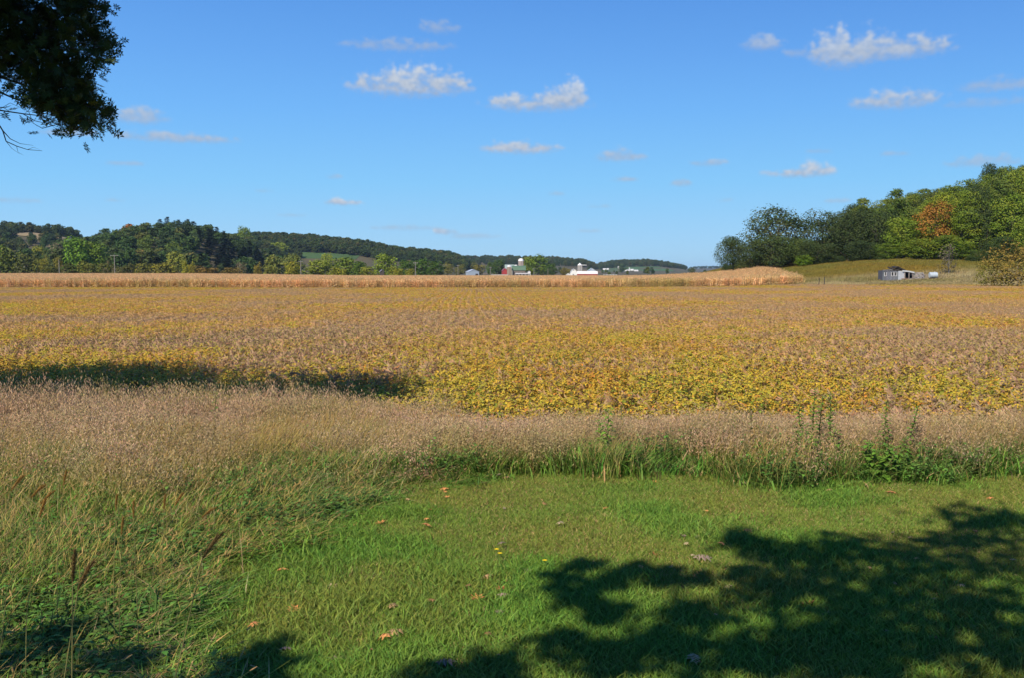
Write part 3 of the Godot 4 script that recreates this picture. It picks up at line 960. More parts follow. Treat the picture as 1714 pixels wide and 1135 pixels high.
func building(called: String, label: String, px: float, d: float, turn: float) -> Node3D:
	var x := px_x(px, d)
	return thing(called, label, "building" if called != "barn" else "barn", Vector3(x, ground(x, -d), -d), turn)

func where_seen(px: float, py: float, from: float, to: float) -> float:   # how far off the ground lies that shows in this row
	var d := from
	while d < to and ground(px_x(px, d), -d) < px_y(py, d):
		d += 5.0
	return d

func openings(parent: Node3D, called: String, list: Array, z: float, col: Color) -> void:
	for o in list:
		var s := Shape.new()
		s.box(Vector3(o[0], o[1], z), Vector3(o[2], o[3], 0.12), col)
		part(called, s.mesh(M.paint), parent)

func lift(py: float, d: float, px: float) -> float:
	return px_y(py, d) - ground(px_x(px, d), -d)

func build_farms() -> void:
	var white := Color(0.8, 0.8, 0.78)
	var dark := Color(0.02, 0.02, 0.025)
	var d := 800.0
	var m := 1.0 / 2.06
	# the green-roofed barn
	var b := building("barn", "weathered barn with green roof beside the tall domed silo", 868.5, d, 0.0)
	var s := Shape.new()
	var r := Shape.new()
	var e := lift(451.5, d, 868)
	var p := lift(444.3, d, 868)
	s.box(Vector3(0, e * 0.5, 0), Vector3(21 * m, e, 8.0), Color(0.28, 0.23, 0.19))
	for sgn in [-1.0, 1.0]:
		var x: float = sgn * 10.5 * m
		s.quad(Vector3(x, e, 4), Vector3(x, lerpf(e, p, 0.75), 2.2), Vector3(x, lerpf(e, p, 0.75), -2.2), Vector3(x, e, -4), Color(0.2, 0.17, 0.15))
		s.tri(Vector3(x, lerpf(e, p, 0.75), 2.2), Vector3(x, p, 0), Vector3(x, lerpf(e, p, 0.75), -2.2), Color(0.2, 0.17, 0.15))
		var hx := 11.6 * m
		r.quad(Vector3(-hx, e - 0.2, sgn * 4.4), Vector3(hx, e - 0.2, sgn * 4.4), Vector3(hx, lerpf(e, p, 0.75) + 0.1, sgn * 2.3), Vector3(-hx, lerpf(e, p, 0.75) + 0.1, sgn * 2.3), Color(0.085, 0.16, 0.095))
		r.quad(Vector3(-hx, lerpf(e, p, 0.75) + 0.1, sgn * 2.3), Vector3(hx, lerpf(e, p, 0.75) + 0.1, sgn * 2.3), Vector3(hx, p + 0.15, 0), Vector3(-hx, p + 0.15, 0), Color(0.09, 0.17, 0.10))
	part("wall", s.mesh(M.weathered), b)
	part("roof", r.mesh(M.metal), b)
	openings(b, "window", [[-3.2, e * 0.55, 0.9, 0.9], [0.0, e * 0.55, 0.9, 0.9], [3.0, e * 0.55, 0.9, 0.9]], 4.02, dark)
	# the low open shed along its front
	b = building("lean_to_shed", "long low white-roofed shed with dark openings in front of the green-roofed barn", 875, d - 9, 0.0)
	s = Shape.new(); r = Shape.new()
	var h := lift(456.6, d - 9, 875)
	s.box(Vector3(0, h * 0.5 - 0.2, 0), Vector3(24 * m, h - 0.4, 3.0), Color(0.5, 0.46, 0.42))
	r.box(Vector3(0, h - 0.25, 0.2), Vector3(25 * m, 0.5, 3.8), Color(0.62, 0.6, 0.6), Basis(Vector3.RIGHT, 0.12))
	part("wall", s.mesh(M.paint), b)
	part("roof", r.mesh(M.metal), b)
	openings(b, "door", [[-4.6, 1.3, 0.9, 1.9], [-1.9, 1.3, 0.9, 1.9], [0.8, 1.3, 0.9, 1.9], [3.4, 1.3, 0.9, 1.9]], 1.52, dark)
	# small white milk house at the right end
	b = building("milk_house", "small white building at the right end of the barn", 885.5, d - 4, 0.0)
	s = Shape.new(); r = Shape.new()
	gable(s, r, 2.2, 3.0, lift(454.4, d, 885), lift(452.8, d, 885), white, Color(0.6, 0.6, 0.62))
	part("wall", s.mesh(M.paint), b); part("roof", r.mesh(M.metal), b)
	openings(b, "door", [[0.0, 1.0, 0.8, 1.9]], 1.52, Color(0.1, 0.1, 0.1))
	# red shed
	b = building("red_shed", "small red gabled shed left of the concrete silo", 844.5, d - 2, 0.2)
	s = Shape.new(); r = Shape.new()
	gable(s, r, 3.7, 5.0, lift(452.2, d, 844), lift(448.6, d, 844), Color(0.42, 0.05, 0.05), Color(0.35, 0.08, 0.08))
	part("wall", s.mesh(M.paint), b); part("roof", r.mesh(M.metal), b)
	openings(b, "door", [[0.0, 1.2, 1.3, 2.2]], 2.52, Color(0.3, 0.035, 0.04))
	# grey machine shed behind the concrete silo
	b = building("machine_shed", "grey-green roofed shed behind the concrete silo", 853, d + 8, PI / 2)
	s = Shape.new(); r = Shape.new()
	gable(s, r, 7.0, 7.5, lift(449, d + 8, 853), lift(442.5, d + 8, 853), Color(0.3, 0.3, 0.28), Color(0.28, 0.36, 0.33))
	part("wall", s.mesh(M.paint), b); part("roof", r.mesh(M.metal), b)
	openings(b, "door", [[0.0, 1.5, 2.2, 3.0]], 3.77, Color(0.15, 0.15, 0.15))
	silo("silo", "tan concrete silo with metal dome in front of the green-roofed barn", 852.4, d - 6, 3.7, 446.0, 442.2, Color(0.36, 0.29, 0.22), Color(0.6, 0.62, 0.64))
	silo("silo", "tall silo with bright white dome behind the green-roofed barn", 871.8, d + 7, 4.3, 436.0, 431.4, Color(0.42, 0.34, 0.32), Color(0.85, 0.85, 0.85))
	silo("grain_bin", "small white-topped grain bin just showing over the green roof", 863.5, d + 10, 2.4, 443.6, 442.2, Color(0.5, 0.5, 0.5), Color(0.8, 0.8, 0.8), false, false)
	# low white bunker wall
	b = building("bunker_wall", "long low white wall in front of the red shed", 836, d - 12, 0.0)
	s = Shape.new()
	var wh := lift(459.0, d - 12, 836)
	s.box(Vector3(0, wh * 0.5, 0), Vector3(28 * m, wh, 0.4), Color(0.6, 0.57, 0.53))
	part("wall", s.mesh(M.concrete), b)
	s = Shape.new()
	s.box(Vector3(0, wh + 0.06, 0), Vector3(28.3 * m, 0.12, 0.55), Color(0.65, 0.62, 0.58))
	part("cap", s.mesh(M.concrete), b)
	# the blue pole shed
	d = 760.0
	b = building("pole_shed", "pale blue metal pole shed standing alone left of the farm", 791, d, 0.35)
	s = Shape.new(); r = Shape.new()
	gable(s, r, 8.5, 7.0, lift(454.2, d, 791), lift(450.4, d, 791), Color(0.36, 0.43, 0.52), Color(0.5, 0.56, 0.64))
	part("wall", s.mesh(M.metal), b); part("roof", r.mesh(M.metal), b)
	openings(b, "door", [[2.4, 1.2, 2.2, 2.2]], 3.52, dark)
	# the white farm to the right
	d = 700.0
	m = 1.0 / 2.355
	b = building("barn", "white gambrel barn end joined to a long red-walled barn", 959.5, d, 0.0)
	s = Shape.new(); r = Shape.new()
	e = lift(455.2, d, 959); p = lift(449.2, d, 959)
	var hw := 5.4 * m
	var knee := lerpf(e, p, 0.62)
	s.box(Vector3(0, e * 0.5, 0), Vector3(hw * 2, e, 6.0), white)
	for z in [2.99, -2.99]:
		s.quad(Vector3(-hw, e, z), Vector3(-hw * 0.62, knee, z), Vector3(hw * 0.62, knee, z), Vector3(hw, e, z), white)
		s.tri(Vector3(-hw * 0.62, knee, z), Vector3(0, p, z), Vector3(hw * 0.62, knee, z), white)
	for sgn in [-1.0, 1.0]:
		r.quad(Vector3(sgn * (hw + 0.2), e - 0.2, 3.3), Vector3(sgn * hw * 0.64, knee + 0.1, 3.3), Vector3(sgn * hw * 0.64, knee + 0.1, -3.3), Vector3(sgn * (hw + 0.2), e - 0.2, -3.3), Color(0.75, 0.75, 0.75))
		r.quad(Vector3(sgn * hw * 0.64, knee + 0.1, 3.3), Vector3(0, p + 0.12, 3.3), Vector3(0, p + 0.12, -3.3), Vector3(sgn * hw * 0.64, knee + 0.1, -3.3), Color(0.75, 0.75, 0.75))
	part("wall", s.mesh(M.paint), b); part("roof", r.mesh(M.metal), b)
	openings(b, "door", [[-0.3, 1.3, 0.9, 2.0]], 3.02, Color(0.2, 0.2, 0.22))
	openings(b, "window", [[0.0, knee, 0.5, 0.6]], 3.02, Color(0.12, 0.12, 0.14))
	b = building("barn", "long low barn with white roof and red wall, right of the gambrel", 982, d, PI / 2)
	s = Shape.new(); r = Shape.new()
	gable(s, r, 7.0, 34 * m, lift(457.6, d, 982), lift(453.6, d, 982), Color(0.45, 0.09, 0.07), white)
	part("wall", s.mesh(M.paint), b); part("roof", r.mesh(M.metal), b)
	for k in 5:
		var w := Shape.new()
		w.box(Vector3(3.52, 1.6, -5.0 + k * 2.5), Vector3(0.1, 0.7, 0.9), Color(0.12, 0.06, 0.06))
		part("window", w.mesh(M.paint), b)
	b = building("small_shed", "low white-roofed shed at the left of the gambrel barn", 951, d - 2, 0.0)
	s = Shape.new(); r = Shape.new()
	gable(s, r, 7.5 * m, 3.0, lift(459.0, d, 951), lift(456.6, d, 951), white, white)
	part("wall", s.mesh(M.paint), b); part("roof", r.mesh(M.metal), b)
	var st := silo("silo", "grey silo with pointed white roof and feed pipe behind the white barn", 970, d + 8, 3.4, 442.8, 438.9, Color(0.4, 0.38, 0.36), Color(0.85, 0.85, 0.85), true)
	s = Shape.new()
	var sh := lift(442.6, d + 8, 970)
	s.tube([Vector3(1.2, sh, 0), Vector3(4.9, sh - 0.1, 0)], [0.22, 0.22], 8, white)
	part("feed_pipe", s.mesh(M.metal), st)
	b = building("steel_building", "pale blue gabled steel building behind the long red barn", 989.5, d + 14, 0.0)
	s = Shape.new(); r = Shape.new()
	gable(s, r, 13 * m, 8.0, lift(452.6, d + 14, 989), lift(448.2, d + 14, 989), Color(0.42, 0.48, 0.56), Color(0.5, 0.56, 0.62))
	part("wall", s.mesh(M.metal), b); part("roof", r.mesh(M.metal), b)
	# white rail fence
	b = thing("rail_fence", "white rail fence right of the white farm", "fence", Vector3(px_x(1010, d), ground(px_x(1010, d), -d), -d))
	for k in 5:
		s = Shape.new()
		s.box(Vector3(k * 2.3, 0.9, 0), Vector3(0.14, 2.6, 0.14), white)
		part("post", s.mesh(M.paint), b)
	for k in 2:
		s = Shape.new()
		s.box(Vector3(4.6, 0.9 + k * 0.9, 0.1), Vector3(9.4, 0.16, 0.06), white)
		part("rail", s.mesh(M.paint), b)
	# buildings on the far farm
	for f in [[1011, 4.5, 448.6, 450, "white house at the left of the far farm"], [1016.5, 3.5, 448.4, 449.8, "small white shed right of the far white house"], [1049, 8.5, 450.8, 452, "long white barn below the distant green field"], [1057, 5.0, 449.6, 451.2, "white gabled barn right of the far small silo"], [1064, 6.5, 451.0, 452.2, "low white shed at the right end of the far farm"]]:
		d = where_seen(f[0], f[3] + 1.3, 1700.0, 2650.0)
		b = building("far_building", f[4], f[0], d, PI / 2)
		s = Shape.new(); r = Shape.new()
		gable(s, r, 7.0, f[1] / FOCAL * d, lift(f[3], d, f[0]), lift(f[2], d, f[0]), white, Color(0.7, 0.7, 0.7))
		part("wall", s.mesh(M.paint), b); part("roof", r.mesh(M.metal), b)
	silo("silo", "pale tall silo standing in trees on the far farm", 1034.6, where_seen(1034.6, 452.5, 1700.0, 2650.0), 4.0, 445.4, 444.2, Color(0.65, 0.65, 0.65), Color(0.75, 0.75, 0.75), false, false)
	silo("silo", "small white silo between the far white barns", 1052.8, where_seen(1052.8, 452.5, 1700.0, 2650.0), 2.6, 448.4, 447.2, Color(0.7, 0.7, 0.7), Color(0.8, 0.8, 0.8), false, false)
	# house in the trees at the left and the shed in the bushes
	b = building("white_house", "small white house half hidden among trees at the far left", 36, 640, 0.4)
	s = Shape.new(); r = Shape.new()
	gable(s, r, 6, 7, lift(428, 640, 36), lift(422.5, 640, 36), white, Color(0.25, 0.25, 0.26))
	part("wall", s.mesh(M.paint), b); part("roof", r.mesh(M.metal), b)
	openings(b, "window", [[-1.4, 2.0, 0.9, 1.2], [1.4, 2.0, 0.9, 1.2]], 3.52, dark)
	b = building("garden_shed", "small dark weathered shed hidden among the bright bushes", 640, 489, 0.3)
	s = Shape.new(); r = Shape.new()
	gable(s, r, 1.8, 2.2, lift(453.5, 489, 640), lift(451.0, 489, 640), Color(0.12, 0.1, 0.09), Color(0.3, 0.29, 0.3))
	part("wall", s.mesh(M.weathered), b); part("roof", r.mesh(M.metal), b)

# ------------------------------------------------------------------ the old shack
func build_shack() -> void:
	var d := 200.0
	var m := d / FOCAL
	var x := px_x(1505, d)
	var g := ground(x, -d)
	var y0 := px_y(470, d) - g
	rng.seed = 400
	var t := thing("ruined_shack", "grey ruined shack with collapsed roof and empty windows in the meadow", "shack", Vector3(x, g + minf(0.0, y0), -d), 0.0)
	var grey := Color(0.24, 0.26, 0.30)
	var pale := Color(0.42, 0.45, 0.5)
	var dark := Color(0.02, 0.018, 0.018)
	var high := 18.0 * m
	# boards of the left front wall, with openings left between them
	for k in 16:
		var bx := (1476.0 + k * 1.62 - 1505.0) * m
		var s := Shape.new()
		var top := high - rng.randf_range(0.0, 0.25)
		var col := vary(grey, 0.2, 0.05)
		var window := k >= 9 and k <= 13 and k != 11 or k == 2 or k == 3
		if window:
			s.box(Vector3(bx, 0.55, 0), Vector3(0.185, 1.1, 0.05), col)
			s.box(Vector3(bx, (top + 1.75) * 0.5, 0), Vector3(0.185, top - 1.75, 0.05), col)
		else:
			s.box(Vector3(bx, top * 0.5, 0), Vector3(0.185, top, 0.05), col)
		part("plank", s.mesh(M.weathered), t)
	for wx in [1479.6, 1491.5, 1497.0]:
		var f := Shape.new()
		var cx: float = (wx - 1505.0) * m
		var ww := 0.42 if wx > 1480 else 0.36
		for sgn in [-1.0, 1.0]:
			f.box(Vector3(cx + sgn * ww * 0.5, 1.42, 0.04), Vector3(0.07, 0.75, 0.06), Color(0.72, 0.72, 0.72))
		f.box(Vector3(cx, 1.07, 0.045), Vector3(ww + 0.1, 0.07, 0.08), Color(0.7, 0.7, 0.7))
		part("window_frame", f.mesh(M.paint), t)
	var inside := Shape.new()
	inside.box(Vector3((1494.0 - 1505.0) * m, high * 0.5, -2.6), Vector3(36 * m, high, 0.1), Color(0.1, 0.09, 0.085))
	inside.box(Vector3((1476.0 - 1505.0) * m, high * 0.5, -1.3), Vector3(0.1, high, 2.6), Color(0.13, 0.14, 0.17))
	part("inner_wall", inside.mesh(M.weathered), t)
	# collapsed roof: dark peak and loose boards
	for k in 15:
		var s := Shape.new()
		var a := (1486.0 + k * 2.0 - 1505.0) * m
		var peak := 1.0 - absf(k - 6.5) / 7.5
		s.box(Vector3(a, high - 0.02 + peak * 0.8, -1.1 + rng.randf_range(-0.2, 0.2)), Vector3(0.34, 0.07, 2.5), vary(Color(0.055, 0.045, 0.042), 0.3, 0.08), Basis(Vector3.FORWARD, rng.randf_range(-0.25, 0.25) - (k - 6.5) * -0.06) * Basis(Vector3.RIGHT, rng.randf_range(-0.1, 0.25)))
		part("roof_board", s.mesh(M.weathered), t)
	for sgn in [-1.0, 1.0]:
		var rafter := Shape.new()
		rafter.box(Vector3((1500.0 - 1505.0) * m + sgn * 0.75, high + 0.42, 0.12), Vector3(1.75, 0.14, 0.1), Color(0.06, 0.05, 0.045), Basis(Vector3.FORWARD, sgn * 0.46))
		part("rafter", rafter.mesh(M.weathered), t)
	var gable_end := Shape.new()
	gable_end.tri(Vector3(-1.75, high - 0.05, -0.05), Vector3(-0.55, high + 0.72, -0.05), Vector3(0.8, high - 0.05, -0.05), Color(0.07, 0.055, 0.05))
	gable_end.tri(Vector3(-1.75, high - 0.05, -0.1), Vector3(0.8, high - 0.05, -0.1), Vector3(-0.55, high + 0.72, -0.1), Color(0.07, 0.055, 0.05))
	part("gable_end", gable_end.mesh(M.weathered), t)
	var eave := Shape.new()
	eave.box(Vector3((1483.0 - 1505.0) * m, high + 0.05, 0.05), Vector3(16 * m, 0.12, 0.3), Color(0.42, 0.43, 0.45), Basis(Vector3.FORWARD, -0.03))
	part("eave", eave.mesh(M.weathered), t)
	# white sheet of the right bay and its sagging roof
	var sheet := Shape.new()
	sheet.box(Vector3((1506.0 - 1505.0) * m, high * 0.5 - 0.05, 0.08), Vector3(10 * m, high - 0.1, 0.05), pale)
	part("white_panel", sheet.mesh(M.metal), t)
	var sag := Shape.new()
	for k in 8:
		var a0 := (1507.0 + k * 2.5 - 1505.0) * m
		var a1 := a0 + 2.5 * m
		var f0 := high + 0.02 - 0.005 * k * k
		var f1 := high + 0.02 - 0.005 * (k + 1) * (k + 1)
		sag.quad(Vector3(a0, f0, 0.35), Vector3(a1, f1, 0.35), Vector3(a1, f1 + 0.15, -2.4), Vector3(a0, f0 + 0.15, -2.4), Color(0.5, 0.52, 0.54))
		sag.quad(Vector3(a0, f0 - 0.28, 0.37), Vector3(a0, f0 + 0.0, 0.37), Vector3(a1, f1 + 0.0, 0.37), Vector3(a1, f1 - 0.28, 0.37), Color(0.5, 0.52, 0.54))
	part("sagging_roof", sag.mesh(M.metal), t)
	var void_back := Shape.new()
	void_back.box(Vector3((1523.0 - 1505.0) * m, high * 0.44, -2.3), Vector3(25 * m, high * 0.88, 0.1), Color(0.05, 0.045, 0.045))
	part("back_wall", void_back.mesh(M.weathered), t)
	for post in [1511.5, 1518.5, 1525.0]:
		var s := Shape.new()
		s.box(Vector3((post - 1505.0) * m, high * 0.42, 0.2), Vector3(0.14, high * 0.84, 0.14), Color(0.45, 0.38, 0.34))
		part("post", s.mesh(M.weathered), t)
	for k in 8:
		var s := Shape.new()
		s.box(Vector3(rng.randf_range(0.2, 2.6), rng.randf_range(0.15, 0.6), rng.randf_range(0.1, 0.45)), Vector3(rng.randf_range(0.5, 1.2), 0.14, 0.06), vary([Color(0.4, 0.26, 0.18), Color(0.5, 0.46, 0.42), Color(0.34, 0.2, 0.14)][k % 3], 0.2, 0.05), Basis(Vector3.FORWARD, rng.randf_range(-0.5, 0.5)))
		part("fallen_board", s.mesh(M.weathered), t)
	# broken stone wall to the right
	for row in 6:
		for k in 7:
			var sx := 1527.0 + k * 2.6 + (row % 2) * 1.2
			if sx > 1545.0 - row * 0.4 or sx > 1544 and row > 3:
				continue
			var s := Shape.new()
			s.box(Vector3((sx - 1505.0) * m, 0.15 + row * 0.3 + (0.25 if k > 5 else 0.0), -0.2 + rng.randf_range(-0.04, 0.04)), Vector3(0.29, 0.27, 0.4), vary(Color(0.34, 0.32, 0.31), 0.3, 0.06), Basis(Vector3.UP, rng.randf_range(-0.06, 0.06)))
			part("stone", s.mesh(M.concrete), t)
	var low := Shape.new()
	low.box(Vector3((1549.0 - 1505.0) * m, 0.75, -0.6), Vector3(9 * m, 1.3, 0.3), Color(0.3, 0.25, 0.18))
	part("low_wall", low.mesh(M.concrete), t)
	# the white tank on its stand
	var tank := thing("stock_tank", "pale blue-white metal tank standing right of the ruined shack", "tank", Vector3(px_x(1559.5, d), g, -d), 0.0)
	var s := Shape.new()
	s.tube([Vector3(-0.78, 1.1, 0), Vector3(-0.74, 1.1, 0), Vector3(0.74, 1.1, 0), Vector3(0.78, 1.1, 0)], [0.5, 0.58, 0.58, 0.5], 18, Color(0.46, 0.54, 0.61))
	part("barrel", s.mesh(M.metal), tank)
	for sgn in [-1.0, 1.0]:
		s = Shape.new()
		s.box(Vector3(sgn * 0.55, 0.25, 0), Vector3(0.12, 0.7, 0.8), Color(0.3, 0.2, 0.15))
		part("leg", s.mesh(M.weathered), tank)
	s = Shape.new()
	s.tube([Vector3(0.3, 1.66, 0), Vector3(0.3, 1.8, 0)], [0.12, 0.12], 10, Color(0.4, 0.42, 0.45))
	part("cap", s.mesh(M.metal), tank)
	# fence posts in the meadow
	for p in [[1378, 463, 190, "dark leaning fence post left of the shack"], [1369, 464, 191, "thin grey fence post left of the dark leaning one"], [1571, 458, 205, "weathered fence post right of the white tank"], [1578, 459, 207, "second fence post from the white tank, by the thin tree"]]:
		var fx := px_x(p[0], p[2])
		var fg := ground(fx, -p[2])
		var post := Shape.new()
		var hh: float = maxf(0.9, px_y(p[1], p[2]) - fg)
		post.tube([Vector3(0, -0.2, 0), Vector3(0.05, hh, 0)], [0.09, 0.08], 7, Color(0.1, 0.085, 0.075))
		single("fence_post", post.mesh(M.weathered), p[3], "fence post", Vector3(fx, fg, -p[2]), "fence posts by the shack")

# ------------------------------------------------------------------ power poles
func build_poles() -> void:
	for p in [[102, 434, 470, 0, "slim pole without crossarm, leftmost in the hedge"], [194.5, 425.5, 462, 2, "wooden power pole with wide crossarm before the left hill"], [505, 435.5, 472, 1, "power pole before the greyish brown trees"], [696, 438, 480, 1, "power pole in front of the dark clump of trees"], [767, 443, 700, 1, "far power pole left of the blue shed"], [821, 446, 690, 1, "far power pole right of the blue shed"], [893.5, 448.5, 700, 1, "power pole right of the green-roofed barn"], [917, 448.5, 690, 0, "pole before the right end of the farm grove"]]:
		var d: float = p[2]
		var x := px_x(p[0], d)
		var g := ground(x, -d)
		var high := px_y(p[1], d) - g
		var t := thing("power_pole", p[4], "pole", Vector3(x, g, -d), 0.2, "power poles along the valley road")
		var s := Shape.new()
		s.tube([Vector3(0, -0.5, 0), Vector3(0, high, 0)], [0.2, 0.14], 8, Color(0.4, 0.37, 0.33))
		part("pole", s.mesh(M.weathered), t)
		if p[3] > 0:
			s = Shape.new()
			var w := 3.6 if p[3] == 2 else 2.2
			s.box(Vector3(0, high - 0.45, 0.18), Vector3(w, 0.2, 0.12), Color(0.42, 0.4, 0.37))
			part("crossarm", s.mesh(M.weathered), t)
			for k in 3:
				s = Shape.new()
				s.tube([Vector3((k - 1) * w * 0.45, high - 0.35, 0.18), Vector3((k - 1) * w * 0.45, high - 0.08, 0.18)], [0.07, 0.05], 6, Color(0.35, 0.37, 0.38))
				part("insulator", s.mesh(M.metal), t)

# ------------------------------------------------------------------ corn
func in_corn(x: float, d: float) -> bool:
	if d < 200.0 + 1.5 * sin(x * 0.05):
		return false
	var back := 455.0
	if x > 0.0:
		back = lerpf(455.0, 262.0, smoothstep(20.0, 62.0, x))
	return d < back and x < 59.0 + (d - 200.0) * 0.11

func corn_plant(s: Shape, at: Vector3, high: float, leaves: int, col: Color) -> void:
	var lean := Vector3(rng.randfn(), 0, rng.randfn()) * 0.08
	s.tube([at, at + Vector3(0, high * 0.88, 0) + lean], [0.018, 0.010], 3, Color(0.34, 0.25, 0.11), false)
	for i in leaves:
		var t := 0.15 + 0.75 * (i + rng.randf()) / leaves
		var a := i * PI + rng.randf_range(-0.7, 0.7)
		var root := at + Vector3(0, high * t, 0) + lean * t
		var out := Vector3(cos(a), 0, sin(a))
		var l := rng.randf_range(0.35, 0.75)
		var mid := root + out * l * 0.5 + Vector3(0, rng.randf_range(0.05, 0.28), 0)
		var tip := root + out * l * rng.randf_range(0.65, 1.0) - Vector3(0, rng.randf_range(0.05, 0.6), 0)
		var side := Vector3(-out.z, rng.randf_range(-0.5, 0.5), out.x) * rng.randf_range(0.035, 0.06)
		var k := vary(col, 0.3, 0.08)
		s.quad(root - side * 0.6, mid - side, mid + side, root + side * 0.6, k)
		s.tri(mid - side, tip, mid + side, k)
	if rng.randf() < 0.8:   # the ear in its dry husk
		var e := at + Vector3(rng.randf_range(-0.06, 0.06), high * rng.randf_range(0.4, 0.5), rng.randf_range(-0.06, 0.06))
		s.tube([e, e + Vector3(rng.randf_range(-0.1, 0.1), -0.2, rng.randf_range(-0.1, 0.1))], [0.04, 0.02], 4, vary(Color(0.55, 0.42, 0.22), 0.15, 0.05), false)
	for i in 5:      # tassel
		var root := at + Vector3(0, high * 0.88, 0) + lean
		var tip := root + Vector3(rng.randfn() * 0.09, high * 0.12, rng.randfn() * 0.09)
		var w := Vector3(rng.randfn(), 0, rng.randfn()).normalized() * 0.016
		s.tri(root - w, tip, root + w, vary(Color(0.57, 0.40, 0.22), 0.2, 0.06))

func build_corn() -> void:
	rng.seed = 500
	var col := Color(0.68, 0.45, 0.225)
	var near := []
	for k in 3:
		var s := Shape.new()
		for i in 3:
			corn_plant(s, Vector3((i - 1) * 0.24 + rng.randf_range(-0.05, 0.05), 0, rng.randf_range(-0.1, 0.1)), rng.randf_range(2.05, 2.45), 13, col * 1.2)
		near.append(s.mesh(M.grass))
	var big := []
	for k in 2:
		var s := Shape.new()
		for i in 10:
			corn_plant(s, Vector3((i % 5 - 2) * 0.4 + rng.randf_range(-0.1, 0.1), 0, (i / 5 - 0.5) * 0.76), rng.randf_range(2.05, 2.45), 6, col)
		big.append(s.mesh(M.grass))
	var places := [[], [], [], [], []]
	var tints := [[], [], [], [], []]
	var x := -165.0
	while x < 75.0:
		for row in 14:
			var d := 200.0 + 1.5 * sin(x * 0.05) + row * 0.76 + 0.02
			var px := x + rng.randf_range(-0.15, 0.15)
			if not in_corn(px, d) or rng.randf() < 0.06 and row == 0:
				continue
			var k := rng.randi() % 3
			var n := patch.get_noise_2d(px * 0.03, d * 0.1)
			var c := Color(1, 1, 1).lerp(Color(0.5, 0.68, 0.36), clampf(n * 2.2, 0, 1) * (0.6 if row < 6 else 0.3))
			places[k].append(Transform3D(Basis(Vector3.UP, rng.randf_range(-0.4, 0.4) + PI * (rng.randi() % 2)).scaled(Vector3.ONE * rng.randf_range(0.86, 1.08)), Vector3(px, ground(px, -d), -d)))
			tints[k].append(vary(c, 0.2, 0.08))
		x += 0.62
	for i in 72000:
		var d := 211.0 + 244.0 * pow(rng.randf(), 0.8)
		var px := rng.randf_range(-0.82, 0.30) * d
		if not in_corn(px, d):
			continue
		var k := 3 + rng.randi() % 2
		places[k].append(Transform3D(Basis(Vector3.UP, rng.randf_range(-0.3, 0.3)).scaled(Vector3.ONE * rng.randf_range(0.88, 1.08)), Vector3(px, ground(px, -d), -d)))
		tints[k].append(vary(Color(1.0, 0.96, 0.88), 0.14, 0.05))
	for k in 5:
		var m: Mesh = near[k] if k < 3 else big[k - 3]
		scatter("corn_plants", m, places[k], tints[k], "dry tan standing corn along the front edge of the cornfield" if k < 3 else "dry tan corn filling the field behind its front rows", "corn")
	# the grass strip between the beans and the corn
	var g := Shape.new()
	for i in 40:
		g.blade(Vector3(rng.randfn() * 0.3, 0, rng.randfn() * 0.2), rng.randf_range(0.15, 0.45), 0.03, Vector3(rng.randfn(), 0, rng.randfn()) * 0.1, rng.randf() * PI, vary(Color(0.13, 0.14, 0.04), 0.25, 0.1), vary(Color(0.2, 0.18, 0.07), 0.25, 0.1))
	var gp := []
	var gt := []
	for i in 3200:
		var gx := rng.randf_range(-165, 62)
		var d := 197.6 + 1.5 * sin(gx * 0.05) + rng.randf_range(-1.2, 1.4)
		gp.append(Transform3D(Basis(Vector3.UP, rng.randf() * TAU), Vector3(gx, ground(gx, -d), -d)))
		gt.append(vary(Color(1, 1, 1), 0.2, 0.1))
	scatter("headland_grass", g.mesh(M.grass), gp, gt, "low green and tan grass strip between beans and corn", "grass")

# ------------------------------------------------------------------ soybeans
func bean_plant(s: Shape, at: Vector3, high: float, leaves: int, size: float, bare: float) -> void:
	var tip := at + Vector3(rng.randfn() * 0.06, high, rng.randfn() * 0.06)
	s.tube([at, tip], [0.006, 0.003], 3, Color(0.30, 0.19, 0.10), false)
	for i in leaves:
		var t := pow(rng.randf(), 0.6)
		var root := at.lerp(tip, 0.15 + 0.85 * t)
		var a := rng.randf() * TAU
		var out := Vector3(cos(a), rng.randf_range(0.0, 0.9), sin(a)).normalized()
		var stalk := root + out * rng.randf_range(0.04, 0.16)
		if rng.randf() < bare:      # pods and leafless stems
			var w := Vector3(-out.z, 0, out.x) * 0.007
			s.tri(root, stalk - Vector3(0, 0.03, 0) + w, stalk - Vector3(0, 0.035, 0) - w, vary(Color(0.47, 0.30, 0.145), 0.25, 0.1))
			s.quad(root - w * 0.4, stalk - w, stalk + Vector3(0, 0.035, 0), root + w * 0.4, vary(Color(0.46, 0.30, 0.155), 0.25, 0.1))
			continue
		var pick := rng.randf()
		var col := Color(0.53, 0.38, 0.045) if pick < 0.5 else (Color(0.40, 0.36, 0.05) if pick < 0.78 else (Color(0.50, 0.24, 0.05) if pick < 0.9 else Color(0.17, 0.20, 0.03)))
		for q in 3:
			var b := a + (q - 1) * 1.1
			var dir := Vector3(cos(b), rng.randf_range(-0.5, 0.3), sin(b)) * size * rng.randf_range(0.7, 1.15)
			s.leaf(stalk, dir, Vector3.UP, size * 0.62, vary(col, 0.15, 0.08), rng.randf_range(0.05, 0.35))

func bean_tint(x: float, d: float) -> Array:    # how leafy here, and the colour of this place
	var streak := patch.get_noise_2d(x * 0.035 - d * 0.004, d * 0.022)
	var spot := fine.get_noise_2d(x * 0.25, d * 0.13)
	var leafy_here := (0.30 - 0.14 * smoothstep(30.0, 60.0, d)) + streak * 1.25 + spot * 0.5
	leafy_here += 0.8 * (1.0 - smoothstep(17.0, 27.0, d + fine.get_noise_2d(x * 0.3, 4.0) * 6.0))
	leafy_here += 0.35 * smoothstep(172.0, 186.0, d)
	return [leafy_here, streak, spot]

